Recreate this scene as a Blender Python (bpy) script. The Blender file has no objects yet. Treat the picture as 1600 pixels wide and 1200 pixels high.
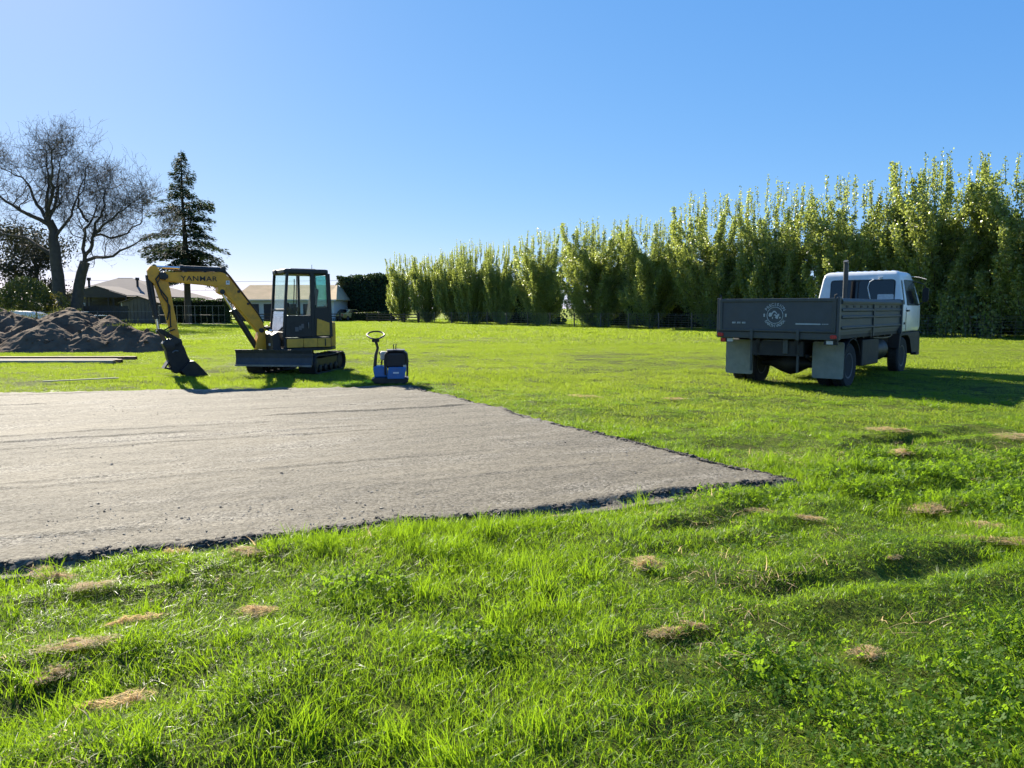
import bpy, math, random
import numpy as np
from mathutils import Vector, Matrix

sc = bpy.context.scene
R = math.radians
# ------------------------------------------------------------------ camera, sky, sun, exposure
cam = bpy.data.cameras.new('camera'); camo = bpy.data.objects.new('camera', cam)
sc.collection.objects.link(camo); sc.camera = camo
cam.sensor_width = 36.0; cam.lens = 26.33; cam.clip_start = 0.05; cam.clip_end = 6000
camo.location = (0, 0, 1.5); camo.rotation_euler = (R(90 - 5.76), 0, 0)

SUN_EL, SUN_AZ = 30.0, -35.0            # azimuth: degrees to the right of straight ahead (+Y)
w = bpy.data.worlds.new('World'); sc.world = w; w.use_nodes = True
nt = w.node_tree
bg = nt.nodes['Background']
sky = nt.nodes.new('ShaderNodeTexSky'); sky.sky_type = 'NISHITA'; sky.sun_disc = False
sky.sun_elevation = R(SUN_EL); sky.sun_rotation = R(SUN_AZ)
sky.altitude = 20; sky.air_density = 0.6; sky.dust_density = 0.15; sky.ozone_density = 8.0
# the phone's tone response over the whole sky dome: a power curve for each channel
sp = nt.nodes.new('ShaderNodeSeparateColor'); cb_ = nt.nodes.new('ShaderNodeCombineColor'); nt.links.new(sky.outputs[0], sp.inputs[0])
for i_, (g_, k_) in enumerate(((0.875, 1.04), (0.54, 1.58), (0.273, 3.05))):
    pw = nt.nodes.new('ShaderNodeMath'); pw.operation = 'POWER'; pw.inputs[1].default_value = g_; nt.links.new(sp.outputs[i_], pw.inputs[0])
    ml = nt.nodes.new('ShaderNodeMath'); ml.operation = 'MULTIPLY'; ml.inputs[1].default_value = k_; nt.links.new(pw.outputs[0], ml.inputs[0]); nt.links.new(ml.outputs[0], cb_.inputs[i_])
nt.links.new(cb_.outputs[0], bg.inputs['Color'])
bg.inputs['Strength'].default_value = 0.071

sun = bpy.data.lights.new('sun', 'SUN'); suno = bpy.data.objects.new('sun', sun)
sc.collection.objects.link(suno)
sun.energy = 5.0; sun.angle = R(0.53); sun.color = (1.0, 0.92, 0.77)
sd = Vector((math.sin(R(SUN_AZ)) * math.cos(R(SUN_EL)), math.cos(R(SUN_AZ)) * math.cos(R(SUN_EL)), math.sin(R(SUN_EL))))
suno.rotation_euler = sd.to_track_quat('Z', 'Y').to_euler(); suno.location = sd * 50

sc.render.engine = 'CYCLES'
vs = sc.view_settings
vs.view_transform = 'Standard'; vs.look = 'None'; vs.gamma = 1.0; vs.exposure = 1.5; vs.use_curve_mapping = False
cy = sc.cycles
cy.use_denoising = True
cy.use_adaptive_sampling = True; cy.adaptive_threshold = 0.03
cy.max_bounces = 4; cy.diffuse_bounces = 2; cy.glossy_bounces = 2; cy.transmission_bounces = 3; cy.transparent_max_bounces = 8
cy.caustics_reflective = False; cy.caustics_refractive = False

# ------------------------------------------------------------------ helpers
def tag(o, label=None, cat=None, group=None, kind=None):
    if label: o['label'] = label
    if cat: o['category'] = cat
    if group: o['group'] = group
    if kind: o['kind'] = kind
    return o

def empty(name, loc=(0, 0, 0), rz=0.0):
    o = bpy.data.objects.new(name, None); sc.collection.objects.link(o)
    o.location = loc; o.rotation_euler = (0, 0, rz); o.empty_display_size = 0.2
    return o

def link(name, me, m=None, parent=None):
    o = bpy.data.objects.new(name, me); sc.collection.objects.link(o)
    if m is not None and not me.materials: me.materials.append(m)
    if parent: o.parent = parent
    return o

def np_mesh(name, V, F, smooth=False):
    """V (n,3), F (m,k): a mesh of equal polygons"""
    V = np.asarray(V, np.float32); F = np.asarray(F, np.int32)
    me = bpy.data.meshes.new(name); m, k = F.shape
    me.vertices.add(len(V)); me.vertices.foreach_set('co', V.ravel())
    me.loops.add(m * k); me.loops.foreach_set('vertex_index', F.ravel())
    me.polygons.add(m); me.polygons.foreach_set('loop_start', np.arange(0, m * k, k, dtype=np.int32))
    me.update(calc_edges=True); me.validate()
    if smooth: me.polygons.foreach_set('use_smooth', np.ones(m, bool))
    return me

class MB:
    def __init__(self, M=None): self.v = []; self.f = []; self.M = M
    def add(self, vs, fs):
        o = len(self.v)
        for p in vs:
            p = Vector(p); self.v.append(self.M @ p if self.M else p)
        self.f += [[i + o for i in f] for f in fs]; return self
    def box(self, x0, x1, y0, y1, z0, z1):
        return self.add([(x0,y0,z0),(x1,y0,z0),(x1,y1,z0),(x0,y1,z0),(x0,y0,z1),(x1,y0,z1),(x1,y1,z1),(x0,y1,z1)],
            [(0,3,2,1),(4,5,6,7),(0,1,5,4),(1,2,6,5),(2,3,7,6),(3,0,4,7)])
    def prism(self, poly, lo, hi, axis='y'):
        """poly: 2D points; axis: the extruded one. axis y: (x,z); axis x: (y,z); axis z: (x,y)"""
        def p3(p, t): return {'y': (p[0], t, p[1]), 'x': (t, p[0], p[1]), 'z': (p[0], p[1], t)}[axis]
        n = len(poly); a = [p3(p, lo) for p in poly] + [p3(p, hi) for p in poly]
        area = sum(poly[i][0] * poly[(i+1) % n][1] - poly[(i+1) % n][0] * poly[i][1] for i in range(n))
        cap0 = list(range(n)); cap1 = list(range(n, 2 * n))
        flip = (area > 0) ^ (axis == 'y')
        sides = [(i, (i+1) % n, n + (i+1) % n, n + i) for i in range(n)]
        fs = [cap0[::-1], cap1] + sides if flip else [cap0, cap1[::-1]] + [s[::-1] for s in sides]
        return self.add(a, fs)
    def tube(self, pts, rad, n=10, caps=True, closed=False, squash=1.0):
        pts = [Vector(p) for p in pts]
        if not hasattr(rad, '__len__'): rad = [rad] * len(pts)
        vs = []; ref = None; m = len(pts)
        for i, p in enumerate(pts):
            if closed: d = (pts[(i+1) % m] - pts[i-1])
            else: d = (pts[min(i+1, m-1)] - pts[max(i-1, 0)])
            d.normalize()
            if ref is None: ref = Vector((0,0,1)) if abs(d.z) < 0.9 else Vector((1,0,0))
            u = (ref - d * ref.dot(d)); u.normalize(); ref = u; v = d.cross(u)
            for k in range(n):
                a = 2 * math.pi * k / n
                vs.append(p + (u * math.cos(a) + v * math.sin(a) * squash) * rad[i])
        fs = []
        for i in range(m if closed else m - 1):
            j = (i + 1) % m
            for k in range(n):
                fs.append((i*n+k, i*n+(k+1) % n, j*n+(k+1) % n, j*n+k))
        if caps and not closed: fs += [list(range(n))[::-1], [(m-1)*n+k for k in range(n)]]
        return self.add(vs, fs)
    def lathe(self, prof, c, axis='y', n=24):
        """prof: (r, t) along the axis"""
        c = Vector(c); vs = []
        for r_, t in prof:
            for k in range(n):
                a = 2*math.pi*k/n; q = (r_*math.cos(a), r_*math.sin(a))
                vs.append(c + Vector({'y': (q[0], t, q[1]), 'x': (t, q[0], q[1]), 'z': (q[0], q[1], t)}[axis]))
        fs = []; m = len(prof)
        for i in range(m-1):
            for k in range(n): fs.append((i*n+k, i*n+(k+1) % n, (i+1)*n+(k+1) % n, (i+1)*n+k))
        fs += [list(range(n))[::-1], [(m-1)*n+k for k in range(n)]]
        return self.add(vs, fs)
    def plate(self, cs, th, r=0.0, k=4):
        """rounded planar quad (4 corners) given thickness along its normal"""
        cs = [Vector(c) for c in cs]; nrm = (cs[1]-cs[0]).cross(cs[3]-cs[0]).normalized(); out = []
        for i in range(4):
            p = cs[i]; a = (cs[i-1]-p).normalized(); b = (cs[(i+1) % 4]-p).normalized()
            if r <= 0: out.append(p); continue
            s, e, = p + a*r, p + b*r
            for j in range(k+1):
                t = j/k; out.append(s*(1-t)**2 + p*2*t*(1-t) + e*t*t)
        n = len(out); vs = out + [q + nrm*th for q in out]
        return self.add(vs, [list(range(n))[::-1], list(range(n, 2*n))] + [(i, (i+1) % n, n+(i+1) % n, n+i) for i in range(n)])
    def build(self, name, m, parent=None, smooth=False, bevel=0.0, seg=2):
        me = bpy.data.meshes.new(name); me.from_pydata([tuple(p) for p in self.v], [], self.f); me.update()
        import bmesh
        bm = bmesh.new(); bm.from_mesh(me); bmesh.ops.recalc_face_normals(bm, faces=bm.faces); bm.to_mesh(me); bm.free()
        o = link(name, me, m, parent)
        if smooth:
            me.polygons.foreach_set('use_smooth', [True]*len(me.polygons))
            md = o.modifiers.new('edges', 'EDGE_SPLIT'); md.split_angle = R(40)
        if bevel:
            md = o.modifiers.new('bevel', 'BEVEL'); md.width = bevel; md.segments = seg; md.limit_method = 'ANGLE'; md.angle_limit = R(35)
        return o

# ---- value noise in numpy
_rs = np.random.RandomState(7); _perm = _rs.rand(512, 512)
def vnoise(x, y):
    x = np.asarray(x, float); y = np.asarray(y, float)
    xi = np.floor(x).astype(int); yi = np.floor(y).astype(int); fx = x-xi; fy = y-yi
    fx = fx*fx*(3-2*fx); fy = fy*fy*(3-2*fy)
    g = lambda a, b: _perm[a % 512, b % 512]
    return (g(xi,yi)*(1-fx)*(1-fy) + g(xi+1,yi)*fx*(1-fy) + g(xi,yi+1)*(1-fx)*fy + g(xi+1,yi+1)*fx*fy)*2-1
def fbm(x, y, o=4, s=0):
    t = 0; a = 1.0
    for i in range(o): t = t + a*vnoise(np.asarray(x)*2**i + 17.3*i + s, np.asarray(y)*2**i - 9.1*i + s*1.7); a *= 0.5
    return t
def sstep(a, b, x):
    t = np.clip((np.asarray(x, float)-a)/(b-a), 0, 1); return t*t*(3-2*t)

# ---- materials
def mat(name, col, rough=0.5, metal=0.0, var=0.2, scale=6.0, bump=0.0, bscale=40.0, dirt=None, dirt_amt=0.4, spec=0.5, coat=0.0):
    m = bpy.data.materials.new(name); m.use_nodes = True; t = m.node_tree; N = t.nodes; L = t.links
    b = N['Principled BSDF']; b.inputs['Roughness'].default_value = rough; b.inputs['Metallic'].default_value = metal
    b.inputs['Specular IOR Level'].default_value = spec
    if coat: b.inputs['Coat Weight'].default_value = coat; b.inputs['Coat Roughness'].default_value = 0.15
    tc = N.new('ShaderNodeTexCoord')
    n1 = N.new('ShaderNodeTexNoise'); n1.inputs['Scale'].default_value = scale; n1.inputs['Detail'].default_value = 6; n1.inputs['Roughness'].default_value = 0.65
    L.new(tc.outputs['Object'], n1.inputs['Vector'])
    cr = N.new('ShaderNodeValToRGB'); cr.color_ramp.elements[0].position = 0.3; cr.color_ramp.elements[1].position = 0.7
    c = np.array(col[:3]); lo = c*(1-var); hi = np.minimum(c*(1+var), 0.95)
    cr.color_ramp.elements[0].color = (*lo, 1); cr.color_ramp.elements[1].color = (*hi, 1)
    L.new(n1.outputs['Fac'], cr.inputs['Fac']); out = cr.outputs['Color']
    if dirt is not None:
        n2 = N.new('ShaderNodeTexNoise'); n2.inputs['Scale'].default_value = scale*0.7; n2.inputs['Detail'].default_value = 9; n2.inputs['Roughness'].default_value = 0.75
        L.new(tc.outputs['Object'], n2.inputs['Vector'])
        mr = N.new('ShaderNodeMapRange'); mr.inputs['From Min'].default_value = 0.48; mr.inputs['From Max'].default_value = 0.72; mr.inputs['To Max'].default_value = dirt_amt
        L.new(n2.outputs['Fac'], mr.inputs['Value'])
        mx = N.new('ShaderNodeMix'); mx.data_type = 'RGBA'; mx.inputs['B'].default_value = (*dirt, 1)
        L.new(mr.outputs[0], mx.inputs['Factor']); L.new(out, mx.inputs['A']); out = mx.outputs['Result']
    L.new(out, b.inputs['Base Color'])
    rr = N.new('ShaderNodeMapRange'); rr.inputs['To Min'].default_value = max(rough-0.12, 0.02); rr.inputs['To Max'].default_value = min(rough+0.15, 1)
    L.new(n1.outputs['Fac'], rr.inputs['Value']); L.new(rr.outputs[0], b.inputs['Roughness'])
    if bump:
        n3 = N.new('ShaderNodeTexNoise'); n3.inputs['Scale'].default_value = bscale; n3.inputs['Detail'].default_value = 8; n3.inputs['Roughness'].default_value = 0.7
        L.new(tc.outputs['Object'], n3.inputs['Vector'])
        bp = N.new('ShaderNodeBump'); bp.inputs['Strength'].default_value = bump; bp.inputs['Distance'].default_value = 0.02
        L.new(n3.outputs['Fac'], bp.inputs['Height']); L.new(bp.outputs[0], b.inputs['Normal'])
    return m

def leafmat(name, cols, trans, tcol, rough=0.45, spec=0.4, wscale=0.0, wcol=None):
    """foliage: reflecting and light-transmitting; colour varies leaf by leaf and (wscale) over the place"""
    m = bpy.data.materials.new(name); m.use_nodes = True; t = m.node_tree; N = t.nodes; L = t.links
    b = N['Principled BSDF']; b.inputs['Roughness'].default_value = rough; b.inputs['Specular IOR Level'].default_value = spec
    g = N.new('ShaderNodeNewGeometry'); oi = N.new('ShaderNodeObjectInfo')
    ad = N.new('ShaderNodeMath'); ad.operation = 'ADD'; L.new(g.outputs['Random Per Island'], ad.inputs[0]); L.new(oi.outputs['Random'], ad.inputs[1])
    md = N.new('ShaderNodeMath'); md.operation = 'FRACT'; L.new(ad.outputs[0], md.inputs[0])
    cr = N.new('ShaderNodeValToRGB'); E = cr.color_ramp.elements
    for i, c in enumerate(cols):
        p = i/(len(cols)-1)
        e = E[0] if i == 0 else (E[-1] if i == len(cols)-1 else E.new(p))
        e.position = p; e.color = (*c, 1)
    L.new(md.outputs[0], cr.inputs['Fac']); out = cr.outputs['Color']
    tout = None
    if wscale:
        n = N.new('ShaderNodeTexNoise'); n.inputs['Scale'].default_value = wscale; n.inputs['Detail'].default_value = 5; n.inputs['Roughness'].default_value = 0.65
        L.new(g.outputs['Position'], n.inputs['Vector'])
        mr = N.new('ShaderNodeMapRange'); mr.inputs['From Min'].default_value = 0.42; mr.inputs['From Max'].default_value = 0.68; mr.inputs['To Max'].default_value = 0.75
        L.new(n.outputs['Fac'], mr.inputs['Value'])
        mx = N.new('ShaderNodeMix'); mx.data_type = 'RGBA'; mx.inputs['B'].default_value = (*wcol, 1)
        L.new(mr.outputs[0], mx.inputs['Factor']); L.new(out, mx.inputs['A']); out = mx.outputs['Result']
    L.new(out, b.inputs['Base Color'])
    tr = N.new('ShaderNodeBsdfTranslucent')
    mt = N.new('ShaderNodeMix'); mt.data_type = 'RGBA'; mt.inputs['Factor'].default_value = 0.35; mt.inputs['B'].default_value = (*tcol, 1)
    L.new(out, mt.inputs['A']); mt.inputs['Factor'].default_value = 0.75
    L.new(mt.outputs['Result'], tr.inputs['Color'])
    ms = N.new('ShaderNodeMixShader'); ms.inputs[0].default_value = trans
    L.new(b.outputs[0], ms.inputs[1]); L.new(tr.outputs[0], ms.inputs[2])
    L.new(ms.outputs[0], N['Material Output'].inputs['Surface'])
    return m

def glassmat(name, tint, refl=0.12, rough=0.03, ior=1.5):
    m = bpy.data.materials.new(name); m.use_nodes = True; t = m.node_tree; N = t.nodes; L = t.links
    tr = N.new('ShaderNodeBsdfTransparent'); tr.inputs['Color'].default_value = (*tint, 1)
    gl = N.new('ShaderNodeBsdfGlossy'); gl.inputs['Roughness'].default_value = rough
    lw = N.new('ShaderNodeLayerWeight'); lw.inputs['Blend'].default_value = 0.5; fr = N.new('ShaderNodeMath'); fr.operation = 'POWER'; fr.inputs[1].default_value = 6.0; L.new(lw.outputs['Facing'], fr.inputs[0])
    nz = N.new('ShaderNodeTexNoise'); nz.inputs['Scale'].default_value = 5
    ma = N.new('ShaderNodeMath'); ma.operation = 'MULTIPLY_ADD'; ma.inputs[1].default_value = refl; L.new(nz.outputs['Fac'], ma.inputs[0]); L.new(fr.outputs[0], ma.inputs[2])
    ms = N.new('ShaderNodeMixShader'); L.new(ma.outputs[0], ms.inputs[0]); L.new(tr.outputs[0], ms.inputs[1]); L.new(gl.outputs[0], ms.inputs[2])
    L.new(ms.outputs[0], N['Material Output'].inputs['Surface'])
    return m

M = {}
M['charcoal'] = mat('charcoal_paint', (0.046, 0.056, 0.064), 0.42, var=0.2, scale=3, dirt=(0.09, 0.085, 0.07), dirt_amt=0.35)
M['charcoal2'] = mat('tray_side_paint', (0.052, 0.059, 0.058), 0.5, var=0.25, scale=4, dirt=(0.10, 0.09, 0.07), dirt_amt=0.4)
M['chassis'] = mat('chassis_black', (0.012, 0.012, 0.013), 0.6, var=0.4, scale=7, dirt=(0.05, 0.045, 0.035), dirt_amt=0.4)
M['rubber'] = mat('tyre_rubber', (0.016, 0.016, 0.017), 0.8, var=0.3, scale=9, dirt=(0.06, 0.05, 0.035), dirt_amt=0.5, bump=0.3, bscale=60)
M['white'] = mat('cab_white_paint', (0.72, 0.73, 0.71), 0.3, var=0.06, scale=3, dirt=(0.42, 0.40, 0.34), dirt_amt=0.35, coat=0.4)
M['dglass'] = mat('dark_tinted_glass', (0.006, 0.008, 0.012), 0.06, var=0.2, scale=2, spec=0.6)
M['flap'] = mat('mudflap_rubber', (0.25, 0.25, 0.205), 0.75, var=0.18, scale=5, dirt=(0.2, 0.19, 0.15), dirt_amt=0.3)
M['red'] = mat('red_lens', (0.45, 0.02, 0.015), 0.25, var=0.15, scale=20)
M['lens'] = mat('clear_lens', (0.5, 0.5, 0.48), 0.2, var=0.15, scale=20)
M['steel'] = mat('worn_steel', (0.20, 0.20, 0.20), 0.45, 0.7, var=0.3, scale=8, dirt=(0.10, 0.08, 0.06), dirt_amt=0.5)
M['chrome'] = mat('chrome_rod', (0.75, 0.75, 0.75), 0.14, 1.0, var=0.1, scale=5)
M['galv'] = mat('galvanised_steel', (0.30, 0.28, 0.26), 0.55, 0.4, var=0.25, scale=5, dirt=(0.25, 0.2, 0.15), dirt_amt=0.4)
M['rust'] = mat('rusty_steel', (0.20, 0.13, 0.085), 0.75, 0.3, var=0.35, scale=6, dirt=(0.08, 0.05, 0.03), dirt_amt=0.6)
M['decal'] = mat('pale_decal', (0.42, 0.46, 0.47), 0.5, var=0.08)
M['yellow'] = mat('digger_yellow', (0.80, 0.37, 0.022), 0.42, var=0.12, scale=4, dirt=(0.20, 0.12, 0.045), dirt_amt=0.6, bump=0.05, bscale=30)
M['yellow2'] = mat('digger_panel_yellow', (0.66, 0.36, 0.04), 0.45, var=0.14, scale=4, dirt=(0.13, 0.09, 0.04), dirt_amt=0.5)
M['dark'] = mat('digger_dark_grey', (0.012, 0.014, 0.015), 0.5, var=0.25, scale=5, dirt=(0.05, 0.043, 0.033), dirt_amt=0.35)
M['cyl'] = mat('cylinder_black', (0.013, 0.014, 0.015), 0.4, var=0.25, scale=6, dirt=(0.06, 0.05, 0.04), dirt_amt=0.4)
M['blade'] = mat('worn_blade_steel', (0.050, 0.054, 0.060), 0.5, 0.35, var=0.25, scale=5, dirt=(0.10, 0.085, 0.065), dirt_amt=0.5)
M['bucket'] = mat('bucket_steel', (0.016, 0.016, 0.017), 0.55, 0.3, var=0.35, scale=7, dirt=(0.06, 0.047, 0.034), dirt_amt=0.5)
M['cabglass'] = glassmat('cab_glass', (0.90, 0.97, 0.95), 0.02, ior=1.22)
M['cabglass2'] = glassmat('cab_side_glass', (0.50, 0.76, 0.74), 0.06, ior=1.3)
M['frontglass'] = glassmat('lower_front_glass', (0.75, 0.85, 0.95), 0.55)
M['seat'] = mat('seat_vinyl', (0.03, 0.03, 0.032), 0.55, var=0.2)
M['blue'] = mat('compactor_blue', (0.015, 0.13, 0.36), 0.42, var=0.15, scale=6, dirt=(0.15, 0.13, 0.10), dirt_amt=0.35)
M['black'] = mat('black_plastic', (0.012, 0.012, 0.013), 0.5, var=0.3, scale=8, dirt=(0.06, 0.05, 0.04), dirt_amt=0.3)
M['beige'] = mat('cream_tank', (0.45, 0.42, 0.34), 0.45, var=0.1)
M['sticker'] = mat('white_sticker', (0.7, 0.7, 0.68), 0.5, var=0.05)
M['bark'] = mat('grey_bark', (0.062, 0.052, 0.045), 0.9, var=0.35, scale=3, bump=0.6, bscale=9)
M['bark2'] = mat('poplar_bark', (0.105, 0.10, 0.075), 0.9, var=0.3, scale=3, bump=0.5, bscale=9)
M['palewood'] = mat('pale_timber', (0.34, 0.31, 0.25), 0.8, var=0.2)
M['wood'] = mat('weathered_timber', (0.13, 0.105, 0.085), 0.85, var=0.3, scale=5, bump=0.2)
M['wooddk'] = mat('dark_timber', (0.045, 0.038, 0.034), 0.85, var=0.3, scale=4, bump=0.2)
M['roofgrey'] = mat('grey_roof', (0.225, 0.195, 0.175), 0.9, 0.0, spec=0.04, var=0.12, scale=1.2)
M['roofcream'] = mat('cream_roof', (0.58, 0.44, 0.27), 0.9, spec=0.04, var=0.12, scale=0.8, dirt=(0.34, 0.26, 0.17), dirt_amt=0.4)
M['wallwhite'] = mat('white_weatherboard', (0.60, 0.62, 0.64), 0.6, var=0.06)
M['wallgrey'] = mat('grey_cladding', (0.13, 0.125, 0.12), 0.8, var=0.15, scale=2)
M['walldark'] = mat('dark_wall', (0.06, 0.055, 0.05), 0.8, var=0.2, scale=2)
M['navy'] = mat('dark_blue_door', (0.018, 0.022, 0.04), 0.4, var=0.15)
M['carwhite'] = mat('car_white', (0.7, 0.71, 0.72), 0.25, var=0.04, coat=0.6)
M['carcream'] = mat('car_yellow', (0.62, 0.42, 0.12), 0.3, var=0.05, coat=0.6)
M['wire'] = mat('fence_wire', (0.30, 0.30, 0.29), 0.45, 0.7, var=0.2)
M['soil'] = mat('dark_topsoil', (0.125, 0.084, 0.054), 0.95, var=0.45, scale=1.6, bump=0.9, bscale=6, dirt=(0.16, 0.125, 0.09), dirt_amt=0.6, spec=0.05)
M['pebble'] = mat('grey_stone', (0.24, 0.22, 0.18), 0.85, var=0.4, scale=9)
M['edgestone'] = mat('dark_edge_stone', (0.06, 0.05, 0.038), 0.9, var=0.6, scale=9)
M['straw'] = leafmat('dry_straw', [(0.40, 0.28, 0.14), (0.58, 0.44, 0.25), (0.68, 0.57, 0.37)], 0.5, (0.80, 0.58, 0.30), 0.7, 0.2)
M['grass'] = leafmat('grass_blades', [(0.036, 0.09, 0.008), (0.065, 0.145, 0.010), (0.10, 0.19, 0.016), (0.046, 0.11, 0.010), (0.15, 0.22, 0.045)], 0.5, (0.35, 0.55, 0.014), 0.42, 0.32, 0.9, (0.14, 0.20, 0.024))
M['clover'] = leafmat('clover_leaves', [(0.045, 0.10, 0.010), (0.08, 0.15, 0.014)], 0.5, (0.32, 0.52, 0.02), 0.6, 0.2)
M['pasture'] = leafmat('pasture_blades', [(0.075, 0.135, 0.014), (0.105, 0.17, 0.018), (0.15, 0.20, 0.03)], 0.48, (0.40, 0.53, 0.035), 0.5, 0.25, 0.35, (0.20, 0.22, 0.065))
M['poplar'] = leafmat('poplar_leaves', [(0.075, 0.125, 0.03), (0.11, 0.165, 0.045), (0.16, 0.205, 0.08), (0.26, 0.29, 0.17)], 0.46, (0.58, 0.66, 0.11), 0.34, 0.6)
M['conifer'] = leafmat('conifer_needles', [(0.022, 0.042, 0.022), (0.032, 0.056, 0.028), (0.048, 0.07, 0.03)], 0.2, (0.10, 0.15, 0.04), 0.75, 0.1)
M['hedge'] = leafmat('hedge_leaves', [(0.028, 0.052, 0.022), (0.042, 0.072, 0.028)], 0.22, (0.10, 0.16, 0.03), 0.6, 0.3)
M['bush'] = leafmat('bush_leaves', [(0.035, 0.06, 0.018), (0.06, 0.085, 0.02), (0.085, 0.10, 0.025)], 0.25, (0.14, 0.17, 0.02), 0.5, 0.4)
M['yshrub'] = leafmat('yellow_shrub_leaves', [(0.10, 0.105, 0.02), (0.17, 0.15, 0.025)], 0.35, (0.3, 0.26, 0.03), 0.5, 0.4)
M['evergreen'] = leafmat('dull_evergreen_leaves', [(0.030, 0.034, 0.022), (0.05, 0.048, 0.03)], 0.15, (0.08, 0.08, 0.03), 0.6, 0.3)

# ------------------------------------------------------------------ lie of the land
Q = np.array([2.33, 6.36]); UD = np.array([-0.917, -0.40]); VD = np.array([-0.48, 0.876])   # pad corner, its two edges
_inv = np.linalg.inv(np.array([UD, VD]).T)
def pad_uv(x, y):
    d = np.stack([np.asarray(x, float)-Q[0], np.asarray(y, float)-Q[1]], -1) @ _inv.T
    return d[..., 0], d[..., 1]
def pad_len(u): return 9.0 + 0.225*np.clip(u, 0, 20)
def pad_in(x, y):
    """metres inside the pad's edge (negative outside), with its wandering outline"""
    u, v = pad_uv(x, y)
    wob = 0.10*fbm(np.asarray(x)*1.1, np.asarray(y)*1.1, 3, 5) + 0.03*fbm(np.asarray(x)*5, np.asarray(y)*5, 2, 9)
    return np.minimum(np.minimum(u, v), pad_len(u)-v) + wob
RUTS = [((0.9, 4.75), (2.0, 5.35), 0.10, 0.075), ((1.7, 5.35), (2.5, 5.95), 0.11, 0.085), ((1.3, 3.75), (3.1, 4.5), 0.12, 0.07), ((0.55, 3.12), (0.95, 3.2), 0.07, 0.06),
        ((3.6, 7.6), (5.6, 8.9), 0.18, 0.09), ((3.3, 5.9), (5.2, 6.9), 0.15, 0.09), ((-2.6, 2.5), (-1.3, 2.75), 0.2, 0.07), ((2.5, 6.2), (3.3, 6.45), 0.13, 0.085), ((-2.9, 3.75), (-2.0, 4.0), 0.1, 0.06), ((4.0, 8.25), (4.9, 8.35), 0.13, 0.09)]
def terrain(x, y):
    x = np.asarray(x, float); y = np.asarray(y, float); r_ = np.hypot(x, y)
    near = 1 - sstep(25, 60, r_)
    z = near*(0.032*fbm(x*0.55, y*0.55, 3, 1) + 0.026*fbm(x*2.2, y*2.2, 3, 3))
    for a, b, wd, dp in RUTS:
        a = np.array(a); b = np.array(b); ab = b-a
        t = np.clip(((x-a[0])*ab[0]+(y-a[1])*ab[1])/(ab@ab), 0, 1)
        d = np.hypot(x-a[0]-t*ab[0], y-a[1]-t*ab[1]) + 0.05*vnoise(x*4, y*4)
        z = z - 0.62*dp*np.exp(-(d/wd)**2) + dp*0.45*np.exp(-((d-2.1*wd)/wd)**2)
    p = pad_in(x, y)
    k = sstep(-0.35, 0.05, p)
    return z*(1-k) - 0.05*k
def tz(x, y): return float(terrain(x, y))

# ground sheet: rings about the viewpoint
rings = np.concatenate([[0.4, 0.9], np.linspace(1.4, 13, 130), np.geomspace(13.3, 70, 60), np.geomspace(76, 4000, 26)])
angs = np.concatenate([np.arange(-50, 50, 0.55), np.arange(50, 310, 6.5)])
A_, R_ = np.meshgrid(np.radians(angs), rings)
X = R_*np.sin(A_); Y = R_*np.cos(A_); Z = terrain(X, Y)
na = len(angs); nr = len(rings)
ii, jj = np.meshgrid(np.arange(nr-1), np.arange(na), indexing='ij'); j2 = (jj+1) % na
F = np.stack([ii*na+jj, ii*na+j2, (ii+1)*na+j2, (ii+1)*na+jj], -1).reshape(-1, 4)[:, ::-1]
V = np.concatenate([np.stack([X, Y, Z], -1).reshape(-1, 3)])
gm = bpy.data.materials.new('grass_ground'); gm.use_nodes = True
t = gm.node_tree; N = t.nodes; L = t.links; b = N['Principled BSDF']; b.inputs['Roughness'].default_value = 0.95; b.inputs['Specular IOR Level'].default_value = 0.1
geo = N.new('ShaderNodeNewGeometry')
def noise_of(scale, detail=6, rough=0.65):
    n = N.new('ShaderNodeTexNoise'); n.inputs['Scale'].default_value = scale; n.inputs['Detail'].default_value = detail; n.inputs['Roughness'].default_value = rough
    L.new(geo.outputs['Position'], n.inputs['Vector']); return n
n1 = noise_of(3.0); cr = N.new('ShaderNodeValToRGB'); cr.color_ramp.elements[0].position = 0.35; cr.color_ramp.elements[1].position = 0.65
cr.color_ramp.elements[0].color = (0.045, 0.05, 0.014, 1); cr.color_ramp.elements[1].color = (0.10, 0.13, 0.018, 1); L.new(n1.outputs['Fac'], cr.inputs['Fac'])
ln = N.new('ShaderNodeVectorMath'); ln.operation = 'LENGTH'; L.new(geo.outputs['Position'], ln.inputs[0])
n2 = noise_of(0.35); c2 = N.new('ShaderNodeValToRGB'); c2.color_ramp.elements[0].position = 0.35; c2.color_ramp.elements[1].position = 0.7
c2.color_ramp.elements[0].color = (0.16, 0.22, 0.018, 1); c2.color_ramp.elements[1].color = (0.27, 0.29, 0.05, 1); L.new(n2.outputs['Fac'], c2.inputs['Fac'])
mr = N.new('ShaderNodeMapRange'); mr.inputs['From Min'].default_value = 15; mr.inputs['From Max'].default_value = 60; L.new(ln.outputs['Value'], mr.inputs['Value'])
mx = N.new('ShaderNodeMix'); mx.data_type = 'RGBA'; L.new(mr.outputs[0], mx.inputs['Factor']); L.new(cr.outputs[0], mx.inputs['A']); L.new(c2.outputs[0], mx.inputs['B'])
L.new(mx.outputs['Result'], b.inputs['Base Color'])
bp = N.new('ShaderNodeBump'); bp.inputs['Strength'].default_value = 0.8; bp.inputs['Distance'].default_value = 0.08; n3 = noise_of(9.0, 8, 0.75); L.new(n3.outputs['Fac'], bp.inputs['Height']); L.new(bp.outputs[0], b.inputs['Normal'])
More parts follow.
